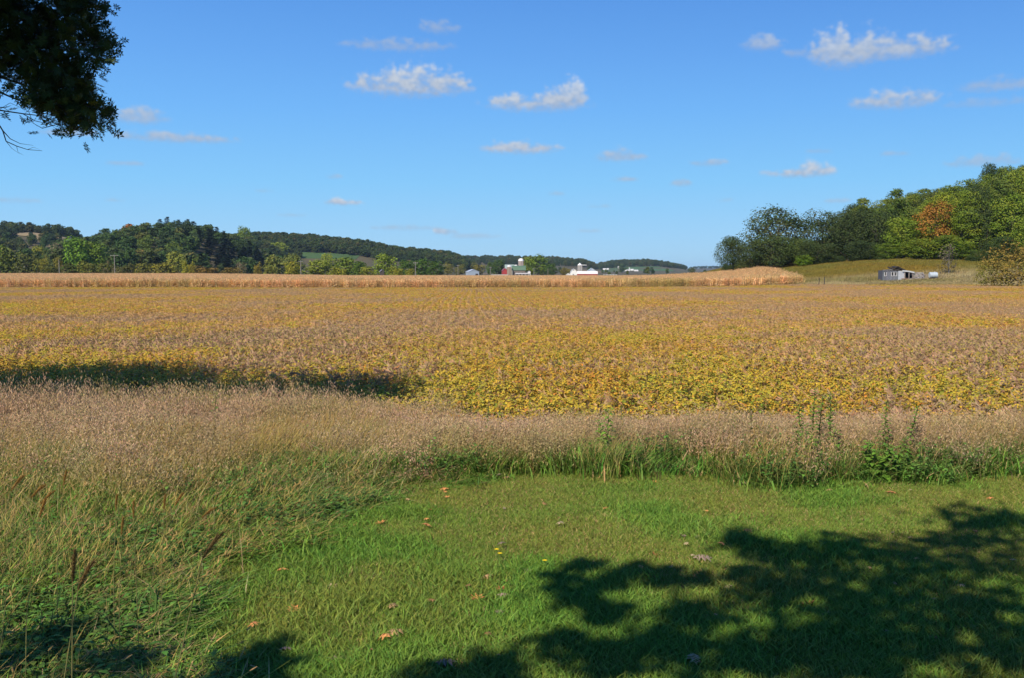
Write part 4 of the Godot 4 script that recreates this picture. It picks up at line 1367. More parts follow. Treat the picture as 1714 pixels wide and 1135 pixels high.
func build_soybeans() -> void:
	rng.seed = 600
	var leafy_near := []
	var bare_near := []
	for k in 4:
		var s := Shape.new()
		bean_plant(s, Vector3.ZERO, rng.randf_range(0.5, 0.66), 34, 0.064, 0.14)
		leafy_near.append(s.mesh(M.grass))
		s = Shape.new()
		bean_plant(s, Vector3.ZERO, rng.randf_range(0.5, 0.66), 40, 0.06, 0.82)
		bare_near.append(s.mesh(M.grass))
	var leafy_far := []
	var bare_far := []
	for k in 3:
		var s := Shape.new()
		for i in 5:
			bean_plant(s, Vector3(rng.randfn() * 0.07, 0, (i - 2) * 0.16), rng.randf_range(0.5, 0.64), 10, 0.105, 0.25)
		leafy_far.append(s.mesh(M.grass))
		s = Shape.new()
		for i in 5:
			bean_plant(s, Vector3(rng.randfn() * 0.07, 0, (i - 2) * 0.16), rng.randf_range(0.5, 0.64), 18, 0.08, 0.88)
		bare_far.append(s.mesh(M.grass))
	var meshes := leafy_near + bare_near + leafy_far + bare_far
	var places := []
	var tints := []
	for k in meshes.size():
		places.append([])
		tints.append([])
	# rows run away from the lawn, a little to the left
	var drift := -0.045
	var row := -380
	while row < 430:
		var x0 := row * 0.38
		var stripe := (1.0 if row % 2 == 0 else -1.0) * 0.55 + broad.get_noise_1d(row * 0.31) * 0.5
		row += 1
		var d := 12.4
		while d < 198.0:
			var close := d < 42.0
			d += 0.17 if close else 0.62
			var x := x0 + drift * d + (sin(d * 0.05) * 0.3) + rng.randfn() * (0.07 if close else 0.05)
			if x > 0.57 * d + 4.0 or x < -0.7 * d - 4.0:
				continue
			if d > meadow_from(x) - 1.0 and x > 50.0 or d > 195.5 + 1.5 * sin(x * 0.05):
				continue
			if d < 13.2 + 0.5 * sin(x * 0.7) + 0.35 * sin(x * 2.3):
				continue
			if close and rng.randf() < 0.1:
				continue
			var b := bean_tint(x, d)
			var lv: float = b[0] + rng.randf_range(-0.5, 0.5) + stripe * (0.12 + 1.9 * smoothstep(45.0, 100.0, d) * exp(-pow((x - 1.0 + d * 0.02) / 16.0, 2.0)))
			var is_leafy := lv > 0.5
			var k: int
			if close:
				k = (0 if is_leafy else 4) + rng.randi() % 4
			else:
				k = (8 if is_leafy else 11) + rng.randi() % 3
			var c := Color(1, 1, 1)
			if is_leafy:
				c = Color(1.0, 1.0, 0.9).lerp(Color(1.08, 0.86, 0.8), clampf(0.4 - b[2] * 1.6, 0, 1))
			else:
				c = Color(1.06, 0.97, 0.78).lerp(Color(0.9, 0.9, 1.02), clampf(0.35 - float(b[1]) * 2.2 - b[2], 0, 1))
			if rng.randf() < 0.03 and is_leafy:
				c = Color(0.5, 0.75, 0.7)
			places[k].append(Transform3D(Basis(Vector3.UP, rng.randf() * TAU if close else rng.randf_range(-0.2, 0.2) + PI * (rng.randi() % 2)).scaled(Vector3(1, rng.randf_range(0.85, 1.12), 1)), Vector3(x, ground(x, -d) - 0.02, -d)))
			tints[k].append(vary(c, 0.12, 0.05))
	for k in meshes.size():
		var text := "yellow leafy soybean plants near the weed edge" if k < 4 else ("brown bare soybean stems with pods in the nearer field" if k < 8 else ("yellow soybean rows farther out in the field" if k < 11 else "brown leafless soybean rows farther out in the field"))
		scatter("soybean_plants", meshes[k], places[k], tints[k], text, "soybeans")

# ------------------------------------------------------------------ lawn
func build_lawn() -> void:
	rng.seed = 700
	var meshes := []
	for k in 4:
		var s := Shape.new()
		for i in 120:
			var p := Vector3(rng.randf_range(-0.15, 0.15), 0, rng.randf_range(-0.15, 0.15))
			var h := rng.randf_range(0.018, 0.042) if k < 3 else rng.randf_range(0.035, 0.075)
			var dry := rng.randf() < 0.2
			if dry:
				h = minf(h * 0.8, 0.03)
			var c := vary(Color(0.40, 0.32, 0.15), 0.25, 0.1) if dry else vary(Color(0.135, 0.225, 0.036), 0.3, 0.2)
			s.blade(p, h, rng.randf_range(0.0028, 0.005) if k < 3 else rng.randf_range(0.004, 0.007), Vector3(clampf(rng.randfn(), -1.4, 1.4), -0.1, clampf(rng.randfn(), -1.4, 1.4)) * h * 0.65, rng.randf() * PI, c, c * 1.1)
		meshes.append(s.mesh(M.grass))
	var places := [[], [], [], []]
	var tints := [[], [], [], []]
	for i in 20000:
		var d := rng.randf_range(2.6, 9.4)
		var x := rng.randf_range(-1, 1) * (0.56 * d + 1.6)
		if not is_lawn(x + rng.randfn() * 0.08, d - 0.25 + rng.randfn() * 0.1):
			continue
		var n := patch.get_noise_2d(x * 0.55, d * 0.55) + 0.5 * fine.get_noise_2d(x * 1.7, d * 1.7)
		var worn := clampf(0.35 + n * 1.3 + 0.3 * smoothstep(5.0, 6.6, d) + 0.2 * smoothstep(-1.0, 3.5, x), 0, 1)
		var c := Color(0.9, 1.08, 0.95).lerp(Color(1.36, 1.02, 1.15), worn)
		var k := rng.randi() % 3
		if worn < 0.35 and rng.randf() < 0.4 or d < 5.6 and rng.randf() < 0.25:
			k = 3
		places[k].append(Transform3D(Basis(Vector3.UP, rng.randf() * TAU).scaled(Vector3.ONE * rng.randf_range(0.8, 1.2)), Vector3(x, ground(x, -d) - 0.012, -d)))
		tints[k].append(vary(c, 0.12, 0.06))
	for k in 4:
		scatter("lawn_grass", meshes[k], places[k], tints[k], "short mown green lawn grass" if k < 3 else "longer tufts of green grass in the lawn", "grass")

# ------------------------------------------------------------------ the weedy margin
func build_weeds() -> void:
	rng.seed = 800
	# lush green clump
	var green := []
	for k in 4:
		var s := Shape.new()
		for i in 46:
			var p := Vector3(rng.randfn() * 0.11, 0, rng.randfn() * 0.11)
			var h := rng.randf_range(0.12, 0.33)
			var a := rng.randf() * TAU
			var c := vary(Color(0.105, 0.215, 0.036), 0.4, 0.28) if rng.randf() < 0.85 else vary(Color(0.36, 0.28, 0.13), 0.25, 0.1)
			s.blade(p, h, rng.randf_range(0.006, 0.012), Vector3(cos(a), -0.25, sin(a)) * h * rng.randf_range(0.3, 1.0), a + PI / 2 + rng.randfn() * 0.5, c, c * 1.1)
		green.append(s.mesh(M.grass))
	# rosy-brown seeding grass
	var rosy := []
	for k in 4:
		var s := Shape.new()
		for i in 44:
			var p := Vector3(rng.randfn() * 0.14, 0, rng.randfn() * 0.14)
			var h := rng.randf_range(0.24, 0.54)
			var a := rng.randf() * TAU
			var lean := Vector3(cos(a), 0, sin(a)) * h * rng.randf_range(0.05, 0.55)
			s.blade(p, h, 0.003, lean, rng.randf() * PI, vary(Color(0.22, 0.19, 0.07), 0.3, 0.12), vary(Color(0.42, 0.31, 0.17), 0.25, 0.1))
			for q in 16:
				var t := rng.randf_range(0.5, 1.05)
				var c := p + Vector3(0, h * t, 0) + lean * t * t + Vector3(rng.randfn(), rng.randfn() * 0.5, rng.randfn()) * 0.032
				var along := Vector3(rng.randfn() * 0.7, 1.0, rng.randfn() * 0.7) * 0.010
				var side := Vector3(rng.randfn(), 0, rng.randfn()).normalized() * 0.0035
				s.quad(c - along, c + side, c + along, c - side, vary(Color(0.46, 0.315, 0.20), 0.4, 0.12))
		for i in 14:
			var a := rng.randf() * TAU
			var h := rng.randf_range(0.15, 0.36)
			s.blade(Vector3(rng.randfn() * 0.13, 0, rng.randfn() * 0.13), h, 0.008, Vector3(cos(a), -0.15, sin(a)) * h * 0.7, a + PI / 2, vary(Color(0.12, 0.17, 0.035), 0.3, 0.15), vary(Color(0.24, 0.23, 0.08), 0.3, 0.1))
		rosy.append(s.mesh(M.grass))
	# golden grass with foxtail heads
	var gold := []
	for k in 4:
		var s := Shape.new()
		for i in 20:
			var p := Vector3(rng.randfn() * 0.13, 0, rng.randfn() * 0.13)
			var h := rng.randf_range(0.22, 0.46)
			var a := rng.randf() * TAU
			var lean := (Vector3(cos(a), 0, sin(a)) * rng.randf_range(0.1, 0.8) + Vector3(0.3, 0, 0)) * h * 0.6
			s.blade(p, h, 0.004, lean, rng.randf() * PI, vary(Color(0.22, 0.21, 0.05), 0.3, 0.12), vary(Color(0.38, 0.29, 0.09), 0.3, 0.1))
			if rng.randf() < 0.10:
				var top := p + Vector3(0, h, 0) + lean
				var along := (lean * 2.2 + Vector3(0, h, 0)).normalized() * rng.randf_range(0.035, 0.065)
				s.tube([top - along * 0.1, top + along * 0.4, top + along], [0.002, 0.005, 0.0015], 5, vary(Color(0.38, 0.25, 0.09), 0.25, 0.1))
		for i in 24:
			var a := rng.randf() * TAU
			var h := rng.randf_range(0.14, 0.32)
			s.blade(Vector3(rng.randfn() * 0.12, 0, rng.randfn() * 0.12), h, 0.008, Vector3(cos(a), -0.2, sin(a)) * h * rng.randf_range(0.4, 1.0), a + PI / 2, vary(Color(0.13, 0.19, 0.035), 0.3, 0.2), vary(Color(0.26, 0.26, 0.07), 0.3, 0.1))
		gold.append(s.mesh(M.grass))
	# broad-leaved weeds
	var broadleaf := []
	for k in 4:
		var s := Shape.new()
		for i in 7:
			var p := Vector3(rng.randfn() * 0.10, 0, rng.randfn() * 0.10)
			var tip := p + Vector3(rng.randfn() * 0.06, rng.randf_range(0.14, 0.34), rng.randfn() * 0.06)
			s.tube([p, tip], [0.004, 0.002], 3, Color(0.1, 0.13, 0.04), false)
			for q in 9:
				var a := q * 2.4 + rng.randf()
				var l := rng.randf_range(0.035, 0.075)
				s.leaf(p.lerp(tip, 0.2 + 0.8 * q / 8.0), Vector3(cos(a), rng.randf_range(0.0, 0.5), sin(a)) * l, Vector3.UP, l * rng.randf_range(0.25, 0.5), vary(Color(0.10, 0.20, 0.035), 0.35, 0.2), 0.3)
		for i in 22:
			var a := rng.randf() * TAU
			var h := rng.randf_range(0.14, 0.32)
			s.blade(Vector3(rng.randfn() * 0.12, 0, rng.randfn() * 0.12), h, rng.randf_range(0.008, 0.015), Vector3(cos(a), -0.35, sin(a)) * h * rng.randf_range(0.5, 1.2), a + PI / 2 + rng.randfn() * 0.4, vary(Color(0.10, 0.20, 0.035), 0.35, 0.2), vary(Color(0.14, 0.22, 0.05), 0.3, 0.15))
		broadleaf.append(s.mesh(M.grass))
	# dead stalks and straw lying every way
	var straw := []
	for k in 4:
		var s := Shape.new()
		for i in 26:
			var a := rng.randf() * TAU
			var h := rng.randf_range(0.12, 0.5)
			s.blade(Vector3(rng.randfn() * 0.13, 0, rng.randfn() * 0.13), h, rng.randf_range(0.003, 0.006), Vector3(cos(a), 0, sin(a)) * h * rng.randf_range(0.2, 1.3), a + PI / 2 + rng.randfn() * 0.6, vary(Color(0.28, 0.22, 0.10), 0.3, 0.12), vary(Color(0.38, 0.30, 0.15), 0.3, 0.1))
		for i in 16:
			var a := rng.randf() * TAU
			var h := rng.randf_range(0.12, 0.3)
			s.blade(Vector3(rng.randfn() * 0.12, 0, rng.randfn() * 0.12), h, 0.008, Vector3(cos(a), -0.2, sin(a)) * h * 0.8, a + PI / 2, vary(Color(0.1, 0.17, 0.035), 0.35, 0.2), vary(Color(0.16, 0.2, 0.05), 0.3, 0.15))
		straw.append(s.mesh(M.grass))
	var meshes := green + rosy + gold + broadleaf + straw
	var places := []
	var tints := []
	for k in 20:
		places.append([])
		tints.append([])
	for i in 30000:
		var d := rng.randf_range(1.9, 14.6)
		var x := rng.randf_range(-1, 1) * (0.56 * d + 2.2)
		if is_lawn(x + rng.randfn() * 0.05, d + rng.randfn() * 0.05):
			continue
		if d < 2.7 and x > -1.5:
			continue
		var n := patch.get_noise_2d(x * 0.45, d * 0.45)
		var roll := rng.randf()
		var share := [0.26, 0.64, 0.1]
		var e := d - 8.2 + n * 0.7
		if x < -1.0 and d < 10.9:
			var f := d + n * 1.6
			share = [0.94, 0.0, 0.06] if f < 5.2 else ([0.8, 0.0, 0.2] if f < 7.4 else ([0.6, 0.06, 0.34] if f < 9.4 else [0.56, 0.16, 0.28]))
		elif e < 0.45:
			share = [0.86, 0.02, 0.12]
		elif e < 1.15:
			share = [0.48, 0.32, 0.2] if x < 3.6 else [0.35, 0.25, 0.4]
		elif x < -2.5:
			share = [0.4, 0.38, 0.22]
		if Vector2((x + 2.1) * 1.0, (d - 9.6) * 0.8).length() < 1.1 + n:
			share = [0.12, 0.1, 0.78]
		var kind := 0 if roll < share[0] else (1 if roll < share[0] + share[1] else 2)
		if d > 13.2 and rng.randf() < 0.5:
			continue
		var spot := fine.get_noise_2d(x * 0.8 + 20.0, d * 0.8)
		if kind == 0 and rng.randf() < (0.1 if x < -1.5 and d < 6.5 else 0.05) + spot * 0.7:
			kind = 3
		elif kind > 0 and rng.randf() < 0.16 - spot * 0.5:
			kind = 4
		elif kind == 1 and rng.randf() < 0.03 + spot * 0.4 and d < 11.0:
			kind = 3
		var k := kind * 4 + rng.randi() % 4
		var c := Color(1, 1, 1)
		var tall := rng.randf_range(0.75, 1.15) * (1.0 + 0.35 * n)
		if kind == 1 and x > -2.5:
			tall *= 0.82
		if x < -2.5:
			tall *= 1.0
		tall *= 1.0 + 0.62 * smoothstep(-0.2, 1.6, -x) * smoothstep(10.4, 12.0, d)
		if x < 0.5 and d < 10.0:
			var inward := -1.55 + maxf(0.0, d - 6.6) * 0.55 - x
			tall *= lerpf(0.4, 0.78, smoothstep(0.0, 1.3, inward)) if d < 8.2 else 0.85
		if kind == 0:
			c = Color(1, 1, 1).lerp(Color(1.6, 1.2, 1.0), clampf(0.3 + n, 0, 1))
			tall *= lerpf(0.55, 1.0, smoothstep(-0.1, 0.6, e + 0.3)) if x > -1.0 else 0.95
		elif kind == 1:
			c = Color(1, 0.97, 0.95).lerp(Color(0.75, 0.9, 0.55), clampf(0.2 + fine.get_noise_2d(x * 0.9, d * 0.9) * 1.6, 0, 1))
		places[k].append(Transform3D(Basis(Vector3.UP, rng.randf() * TAU if kind != 2 else rng.randf_range(-0.8, 0.8)).scaled(Vector3(1, tall, 1)), Vector3(x, ground(x, -d) - 0.015, -d)))
		tints[k].append(vary(c, 0.16, 0.08))
	for k in 20:
		scatter(["long_grass", "seeding_grass", "foxtail_clumps", "broadleaf_weeds", "dry_straw"][k / 4], meshes[k], places[k], tints[k], ["long lush green grass at the lawn's edge", "rosy brown seeding grass between lawn and beans", "golden dry grass with foxtail heads", "broad-leaved green weeds among the long grass", "pale dry straw tangled in the weeds"][k / 4], "grass")

# ------------------------------------------------------------------ single tall plants and foxtails
func leafy_stalk(called: String, label: String, category: String, at: Vector3, high: float, leaves: int, size: float, col: Color, spread: float, each := false, stems := 1) -> void:
	var t := thing(called, label, category, at, rng.randf() * TAU)
	var st := Shape.new()
	var lv := Shape.new()
	for q in stems:
		var root := Vector3(rng.randfn(), 0, rng.randfn()) * (0.0 if stems == 1 else 0.09)
		var tip := root + Vector3(rng.randfn() * 0.05, high * (1.0 if q == 0 else rng.randf_range(0.7, 0.95)), rng.randfn() * 0.05)
		st.tube([root, tip], [0.007, 0.003], 5, Color(0.12, 0.13, 0.04))
		for i in leaves:
			var f := 0.12 + 0.88 * (i + rng.randf() * 0.5) / leaves
			var a := i * 2.4 + rng.randf_range(-0.4, 0.4)
			var l := size * lerpf(1.0, 0.45, f) * rng.randf_range(0.8, 1.2)
			var dir := Vector3(cos(a), rng.randf_range(0.15, 0.6), sin(a)).normalized() * l * spread
			if each:
				var one := Shape.new()
				one.leaf(root.lerp(tip, f), dir, Vector3.UP, l * 0.42, vary(col if f > 0.2 else Color(0.5, 0.36, 0.04), 0.2, 0.12), 0.15)
				part("leaf", one.mesh(M.foliage), t)
			else:
				lv.leaf(root.lerp(tip, f), dir * 1.15, Vector3.UP, l * 0.45, vary(col, 0.25, 0.12), 0.3)
	part("stem", st.mesh(M.bark), t)
	if not each:
		part("foliage", lv.mesh(M.foliage), t).set_meta("kind", "stuff")

func build_tall_plants() -> void:
	rng.seed = 900
	var g := Color(0.12, 0.225, 0.03)
	var put := func(px: float, d: float) -> Vector3:
		var x := px_x(px, d)
		return Vector3(x, ground(x, -d), -d)
	var top := func(px: float, py: float, d: float) -> float:
		return px_y(py, d) - ground(px_x(px, d), -d)
	leafy_stalk("goldenrod_plant", "tallest leafy green stalk reaching up into the yellow beans at right", "plant", put.call(1366, 8.75), top.call(1358, 646, 8.75), 70, 0.10, g, 1.0, false, 2)
	leafy_stalk("goldenrod_plant", "leafy green stalk just right of the tallest one", "plant", put.call(1384, 8.7), top.call(1384, 662, 8.7), 70, 0.11, g, 1.0, false, 2)
	leafy_stalk("goldenrod_plant", "bushy green weed at the foot of the two tallest stalks", "plant", put.call(1374, 8.45), 0.42, 22, 0.12, g, 1.0, false, 5)
	leafy_stalk("goldenrod_plant", "low spreading green weed on the lawn edge below the tallest stalks", "plant", put.call(1360, 8.15), 0.16, 16, 0.13, g, 1.0, false, 8)
	leafy_stalk("milkweed_plant", "milkweed with broad paired yellow-green leaves in the brown grass", "plant", put.call(1266, 8.9), top.call(1266, 690, 8.9), 17, 0.12, Color(0.16, 0.24, 0.03), 1.0, true)
	leafy_stalk("goldenrod_plant", "slender green stalk left of the milkweed", "plant", put.call(1228, 8.9), top.call(1228, 700, 8.9), 40, 0.08, g * 0.9, 1.0)
	leafy_stalk("goldenrod_plant", "bright green spreading stalk in the middle of the brown grass", "plant", put.call(1020, 8.8), top.call(1020, 683, 8.8), 50, 0.12, g * 1.15, 1.0, false, 2)
	leafy_stalk("goldenrod_plant", "small dark green stalk tip beside the bright middle stalk", "plant", put.call(1046, 9.4), top.call(1046, 676, 9.4), 30, 0.06, g * 0.8, 1.0)
	leafy_stalk("goldenrod_plant", "dark bushy weed at the foot of the bright middle stalk", "plant", put.call(1022, 8.4), 0.3, 18, 0.11, g * 0.7, 1.0, false, 4)
	leafy_stalk("burdock_plant", "dense broad-leaved green weed at the lawn edge, right side", "plant", put.call(1478, 8.3), top.call(1478, 736, 8.3), 20, 0.15, g, 1.0, false, 7)
	leafy_stalk("goldenrod_plant", "tall leafy stalk right of the broad-leaved weed", "plant", put.call(1516, 8.6), top.call(1516, 676, 8.6), 70, 0.10, g, 1.0, false, 2)
	leafy_stalk("goldenrod_plant", "leafy stalk leaning behind the broad-leaved weed", "plant", put.call(1524, 8.4), top.call(1524, 745, 8.4), 36, 0.13, g, 1.0, false, 2)
	leafy_stalk("goldenrod_plant", "single green stalk among the brown grass at left of the middle", "plant", put.call(352, 10.6), top.call(352, 655, 10.6), 36, 0.09, g, 1.0)
	leafy_stalk("goldenrod_plant", "short green stalk right of the middle stalks", "plant", put.call(1422, 8.8), top.call(1422, 735, 8.8), 28, 0.08, g, 1.0)
	leafy_stalk("goldenrod_plant", "faint green stalk near the middle of the brown grass", "plant", put.call(812, 9.2), top.call(812, 680, 9.2), 30, 0.07, g * 0.9, 1.0)
	# single foxtails that stand out at the lower left: px and py of the head, distance, lean
	var tails := [[345, 912, 2.3, 0.55, "dark foxtail head leaning right over the lawn edge"], [110, 945, 2.1, 0.1, "upright dark foxtail head at the lower left"], [128, 962, 2.2, 0.4, "leaning dark foxtail head beside the upright one"],
		[18, 808, 3.6, 0.6, "tan foxtail head leaning at the left edge"], [52, 822, 3.8, 0.7, "tan foxtail head right of the left edge one"], [68, 832, 3.9, 0.7, "second tan foxtail leaning beside its neighbour"], [60, 850, 3.6, 0.3, "lower reddish foxtail near the left edge"], [100, 800, 4.4, 0.2, "short tan foxtail above the leaning pair"], [186, 840, 4.3, 0.1, "straight golden foxtail left of the golden clump"], [292, 835, 4.6, 0.5, "golden foxtail on the right of the golden clump"], [268, 840, 4.6, 0.1, "upright golden foxtail in the golden clump"], [215, 852, 4.2, 0.0, "golden foxtail in the middle of the golden clump"], [195, 880, 4.0, 0.1, "low golden foxtail at the front of the golden clump"], [340, 858, 4.4, 0.8, "bent tan foxtail toward the lawn"]]
	for f in tails:
		var d: float = f[2]
		var head := Vector3(px_x(f[0], d), px_y(f[1], d), -d)
		var lean := Vector3(sin(f[3]), cos(f[3]), rng.randf_range(-0.1, 0.1)).normalized()
		var foot_x: float = head.x - f[3] * 0.35
		var foot := Vector3(foot_x, ground(foot_x, -d), -d - 0.02)
		var t := thing("foxtail_grass", f[4], "grass", foot, 0.0, "foxtails at the lower left")
		var up := head - foot
		var s := Shape.new()
		var base := up - lean * 0.04
		s.tube([Vector3.ZERO, Vector3(base.x * 0.3, base.y * 0.55, base.z * 0.5), base], [0.002, 0.0017, 0.0012], 5, Color(0.16, 0.15, 0.05))
		part("stem", s.mesh(M.bark), t)
		s = Shape.new()
		var col := Color(0.19, 0.13, 0.05) if d < 3.0 else Color(0.38, 0.22, 0.06)
		s.tube([base, base + lean * 0.02, base + lean * 0.055, base + lean * 0.075], [0.001, 0.0022, 0.0022, 0.0008], 7, col)
		for i in 700:
			var u := rng.randf()
			var p := base + lean * 0.075 * u + Vector3(lean.x, -0.15, 0) * 0.02 * u * u
			var out := (Vector3(rng.randfn(), rng.randfn(), rng.randfn()).normalized() + lean * 0.7) * 0.009 * (0.6 + 0.6 * sin(u * PI))
			var w := out.cross(lean).normalized() * 0.0009
			s.tri(p - w, p + out, p + w, vary(col, 0.3, 0.1))
		part("seed_head", s.mesh(M.grass), t)
		s = Shape.new()
		for i in 3:
			var a := rng.randf() * TAU
			var p := Vector3(base.x * 0.1, base.y * rng.randf_range(0.15, 0.45), 0)
			s.blade(p, 0.12, 0.008, Vector3(cos(a), -0.2, sin(a)) * 0.2, a + PI / 2, Color(0.07, 0.13, 0.025), Color(0.1, 0.15, 0.03))
		part("blade", s.mesh(M.grass), t)

# ------------------------------------------------------------------ the oak whose branch hangs in at the upper left
func oak_leaf_mesh(mat: Material, col: Color, curl := 0.12) -> ArrayMesh:
	var s := Shape.new()
	var outline := []
	var shape := [Vector2(0, 0), Vector2(0.07, 0.16), Vector2(0.27, 0.2), Vector2(0.12, 0.34), Vector2(0.42, 0.47), Vector2(0.15, 0.54), Vector2(0.36, 0.76), Vector2(0.11, 0.74), Vector2(0.0, 1.0)]
	for p in shape:
		outline.append(p)
	for i in range(shape.size() - 2, 0, -1):
		outline.append(Vector2(-shape[i].x, shape[i].y))
	var to3 := func(p: Vector2) -> Vector3:
		return Vector3(p.x, curl * (absf(p.x) * 1.2 - sin(p.y * PI) * 0.5), -p.y)
	var n := outline.size()
	for i in n:
		var a: Vector2 = outline[i]
		var b: Vector2 = outline[(i + 1) % n]
		var mid := Vector2(0, clampf((a.y + b.y) * 0.5, 0.12, 0.85))
		s.tri(to3.call(a), to3.call(b), to3.call(mid), vary(col, 0.06, 0.04))
		var mid2 := Vector2(0, clampf(b.y, 0.12, 0.85))
		s.tri(to3.call(b), to3.call(mid2), to3.call(mid), vary(col, 0.06, 0.04))
	return s.mesh(mat)

func build_corner_oak() -> void:
	rng.seed = 1000
	var root := Vector3(-11.2, 0, -11.5)
	root.y = ground(root.x, root.z)
	var t := thing("oak_tree", "oak whose leafy dark branches hang into the upper left corner", "tree", root)
	var leaf := oak_leaf_mesh(leafy("oak_leaf", 0.6, 0.25), Color(0.05, 0.075, 0.018))
	# outline of the leafy part that shows, in the photograph's pixels at about 12.5 m
	var show := PackedVector2Array([Vector2(-60, -70), Vector2(60, -60), Vector2(66, 12), Vector2(80, 22), Vector2(110, 24), Vector2(120, -30), Vector2(165, -30), Vector2(186, 20), Vector2(178, 62), Vector2(205, 84), Vector2(190, 110), Vector2(160, 112), Vector2(134, 108), Vector2(132, 128), Vector2(160, 132), Vector2(164, 160), Vector2(172, 178), Vector2(198, 182), Vector2(206, 205), Vector2(180, 224), Vector2(140, 222), Vector2(118, 208), Vector2(96, 188), Vector2(74, 174), Vector2(48, 154), Vector2(15, 136), Vector2(-60, 118)])
	var centres := []
	while centres.size() < 430:
		var p := Vector2(rng.randf_range(-60, 208), rng.randf_range(-70, 226))
		if not Geometry2D.is_point_in_polygon(p, show):
			continue
		# a few holes where the sky shows
		if p.distance_to(Vector2(150, 96)) < 8 or p.distance_to(Vector2(118, 100)) < 7 or p.distance_to(Vector2(30, 128)) < 9 or p.distance_to(Vector2(92, 40)) < 6 or p.distance_to(Vector2(8, 40)) < 9 or p.distance_to(Vector2(138, 60)) < 6 or p.distance_to(Vector2(60, 105)) < 6 or p.distance_to(Vector2(104, 150)) < 5:
			continue
		var d := 12.4 + rng.randf_range(-0.9, 0.9)
		centres.append(Vector3(px_x(p.x - 9, d), px_y(p.y - 9, d), -d))
	for p in [[72, 214], [107, 217], [136, 227], [36, 196]]:
		centres.append(Vector3(px_x(p[0] - 5, 12.4), px_y(p[1] - 8, 12.4), -12.4))
	var seen := centres.size()
	# the boughs above them, nearer the sun, and the rest of the crown, outside the picture
	for i in 320:
		var c: Vector3 = centres[rng.randi() % (seen - 4)] - SUN_DIR * rng.randf_range(1.2, 4.0)
		if c.y > EYE - c.z * 0.285 + 0.3:
			centres.append(c)
	while centres.size() < seen + 900:
		var q := Vector3(rng.randfn(), rng.randfn(), rng.randfn()).normalized() * pow(rng.randf(), 0.4)
		var c := Vector3(-11.3, 6.9, -11.6) + q * Vector3(5.4, 2.5, 3.0)
		if c.x > -0.32 * -c.z - 2.2 or c.y > 4.6 + (-c.x - 5.5) * 0.5:
			continue
		centres.append(c)
	for i in 30:
		centres.append(Vector3(-8.6 + rng.randf_range(-1.0, 1.0), 5.6 + rng.randf_range(-0.3, 0.3), -11.2 + rng.randf_range(-0.5, 0.5)))
	var places := []
	var tints := []
	var twigs := Shape.new()
	var bark := Color(0.05, 0.042, 0.035)
	# limbs
	var limbs := Shape.new()
	var ends := [Vector3(-6.2, 4.75, -12.4), Vector3(-5.6, 3.9, -12.5), Vector3(-6.3, 3.75, -12.3), Vector3(-6.6, 5.6, -12.0), Vector3(-8.0, 8.0, -9.8), Vector3(-9.0, 8.5, -13.2), Vector3(-13.5, 8.2, -12.8), Vector3(-14.5, 7.2, -10.0), Vector3(-11.0, 9.0, -11.5), Vector3(-15.4, 6.4, -12.5), Vector3(-10.5, 6.5, -9.2), Vector3(-7.2, 6.4, -10.4)]
	var knots := []
	for e in ends:
		var from := Vector3(-11.2, 3.0 + 0.35 * rng.randf() * e.y, -11.5)
		var mid: Vector3 = from.lerp(e, 0.5) + Vector3(0, 0.45, 0)
		var bend: Vector3 = mid.lerp(e, 0.55) + Vector3(0, 0.12, rng.randf_range(-0.2, 0.2))
		limbs.tube([from - root, from.lerp(mid, 0.5) - root, mid - root, bend - root, e - root], [0.12, 0.09, 0.055, 0.025, 0.006], 7, bark)
		for k in 12:
			var u := k / 11.0
			knots.append(from.lerp(mid, u * 2.0) if u < 0.5 else (mid.lerp(bend, u * 4.0 - 2.0) if u < 0.75 else bend.lerp(e, u * 4.0 - 3.0)))
	# every spray hangs on the nearest twig that is already there
	var order := []
	for i in centres.size():
		var near := INF
		for k in ends.size() * 12:
			near = minf(near, knots[k].distance_squared_to(centres[i]))
		order.append([near, i])
	order.sort_custom(func(a, b): return a[0] < b[0])
	for o in order:
		var i: int = o[1]
		var c: Vector3 = centres[i]
		var best: Vector3 = knots[0]
		for k in knots:
			if k.distance_squared_to(c) < best.distance_squared_to(c):
				best = k
		if best.distance_to(c) > 0.02:
			var mid := best.lerp(c, 0.55) + Vector3(rng.randfn(), rng.randfn(), rng.randfn()) * 0.03
			twigs.tube([best - root, mid - root, c - root], [0.007, 0.005, 0.003], 3, bark, false)
		knots.append(c)
		var away := (c - best).normalized()
		var shown := i < seen
		var n := 12 if shown else 16
		if i >= seen - 4 and shown:
			n = 5
		for k in n:
			var p := c + Vector3(rng.randfn(), rng.randfn() * 0.8, rng.randfn()) * (0.085 if shown else 0.3)
			var face := Basis(Vector3(rng.randfn(), rng.randfn(), rng.randfn()).normalized(), rng.randf() * TAU)
			if rng.randf() < 0.5 and away.length() > 0.5:
				face = Basis.looking_at((away + Vector3(rng.randfn(), rng.randfn() - 0.3, rng.randfn()) * 0.7).normalized(), Vector3(0.1, 1, 0.05)) * Basis(Vector3.FORWARD, rng.randf_range(-1.2, 1.2))
			var size := rng.randf_range(0.12, 0.19) if shown else rng.randf_range(0.24, 0.36)
			places.append(Transform3D(face.scaled(Vector3.ONE * size), p - root))
			var c2 := vary(Color(0.8, 0.85, 0.8), 0.25, 0.12)
			if rng.randf() < 0.05:
				c2 = Color(2.0, 1.6, 0.8)
			tints.append(c2)
	var tr := Shape.new()
	tr.tube([Vector3(0, -0.4, 0), Vector3(0, 0.3, 0), Vector3(0.05, 2.4, 0), Vector3(0.0, 5.0, 0), Vector3(0.1, 8.0, 0)], [0.48, 0.36, 0.29, 0.2, 0.05], 12, Color(0.10, 0.085, 0.07))
	part("trunk", tr.mesh(M.bark), t)
	part("limbs", limbs.mesh(M.bark), t)
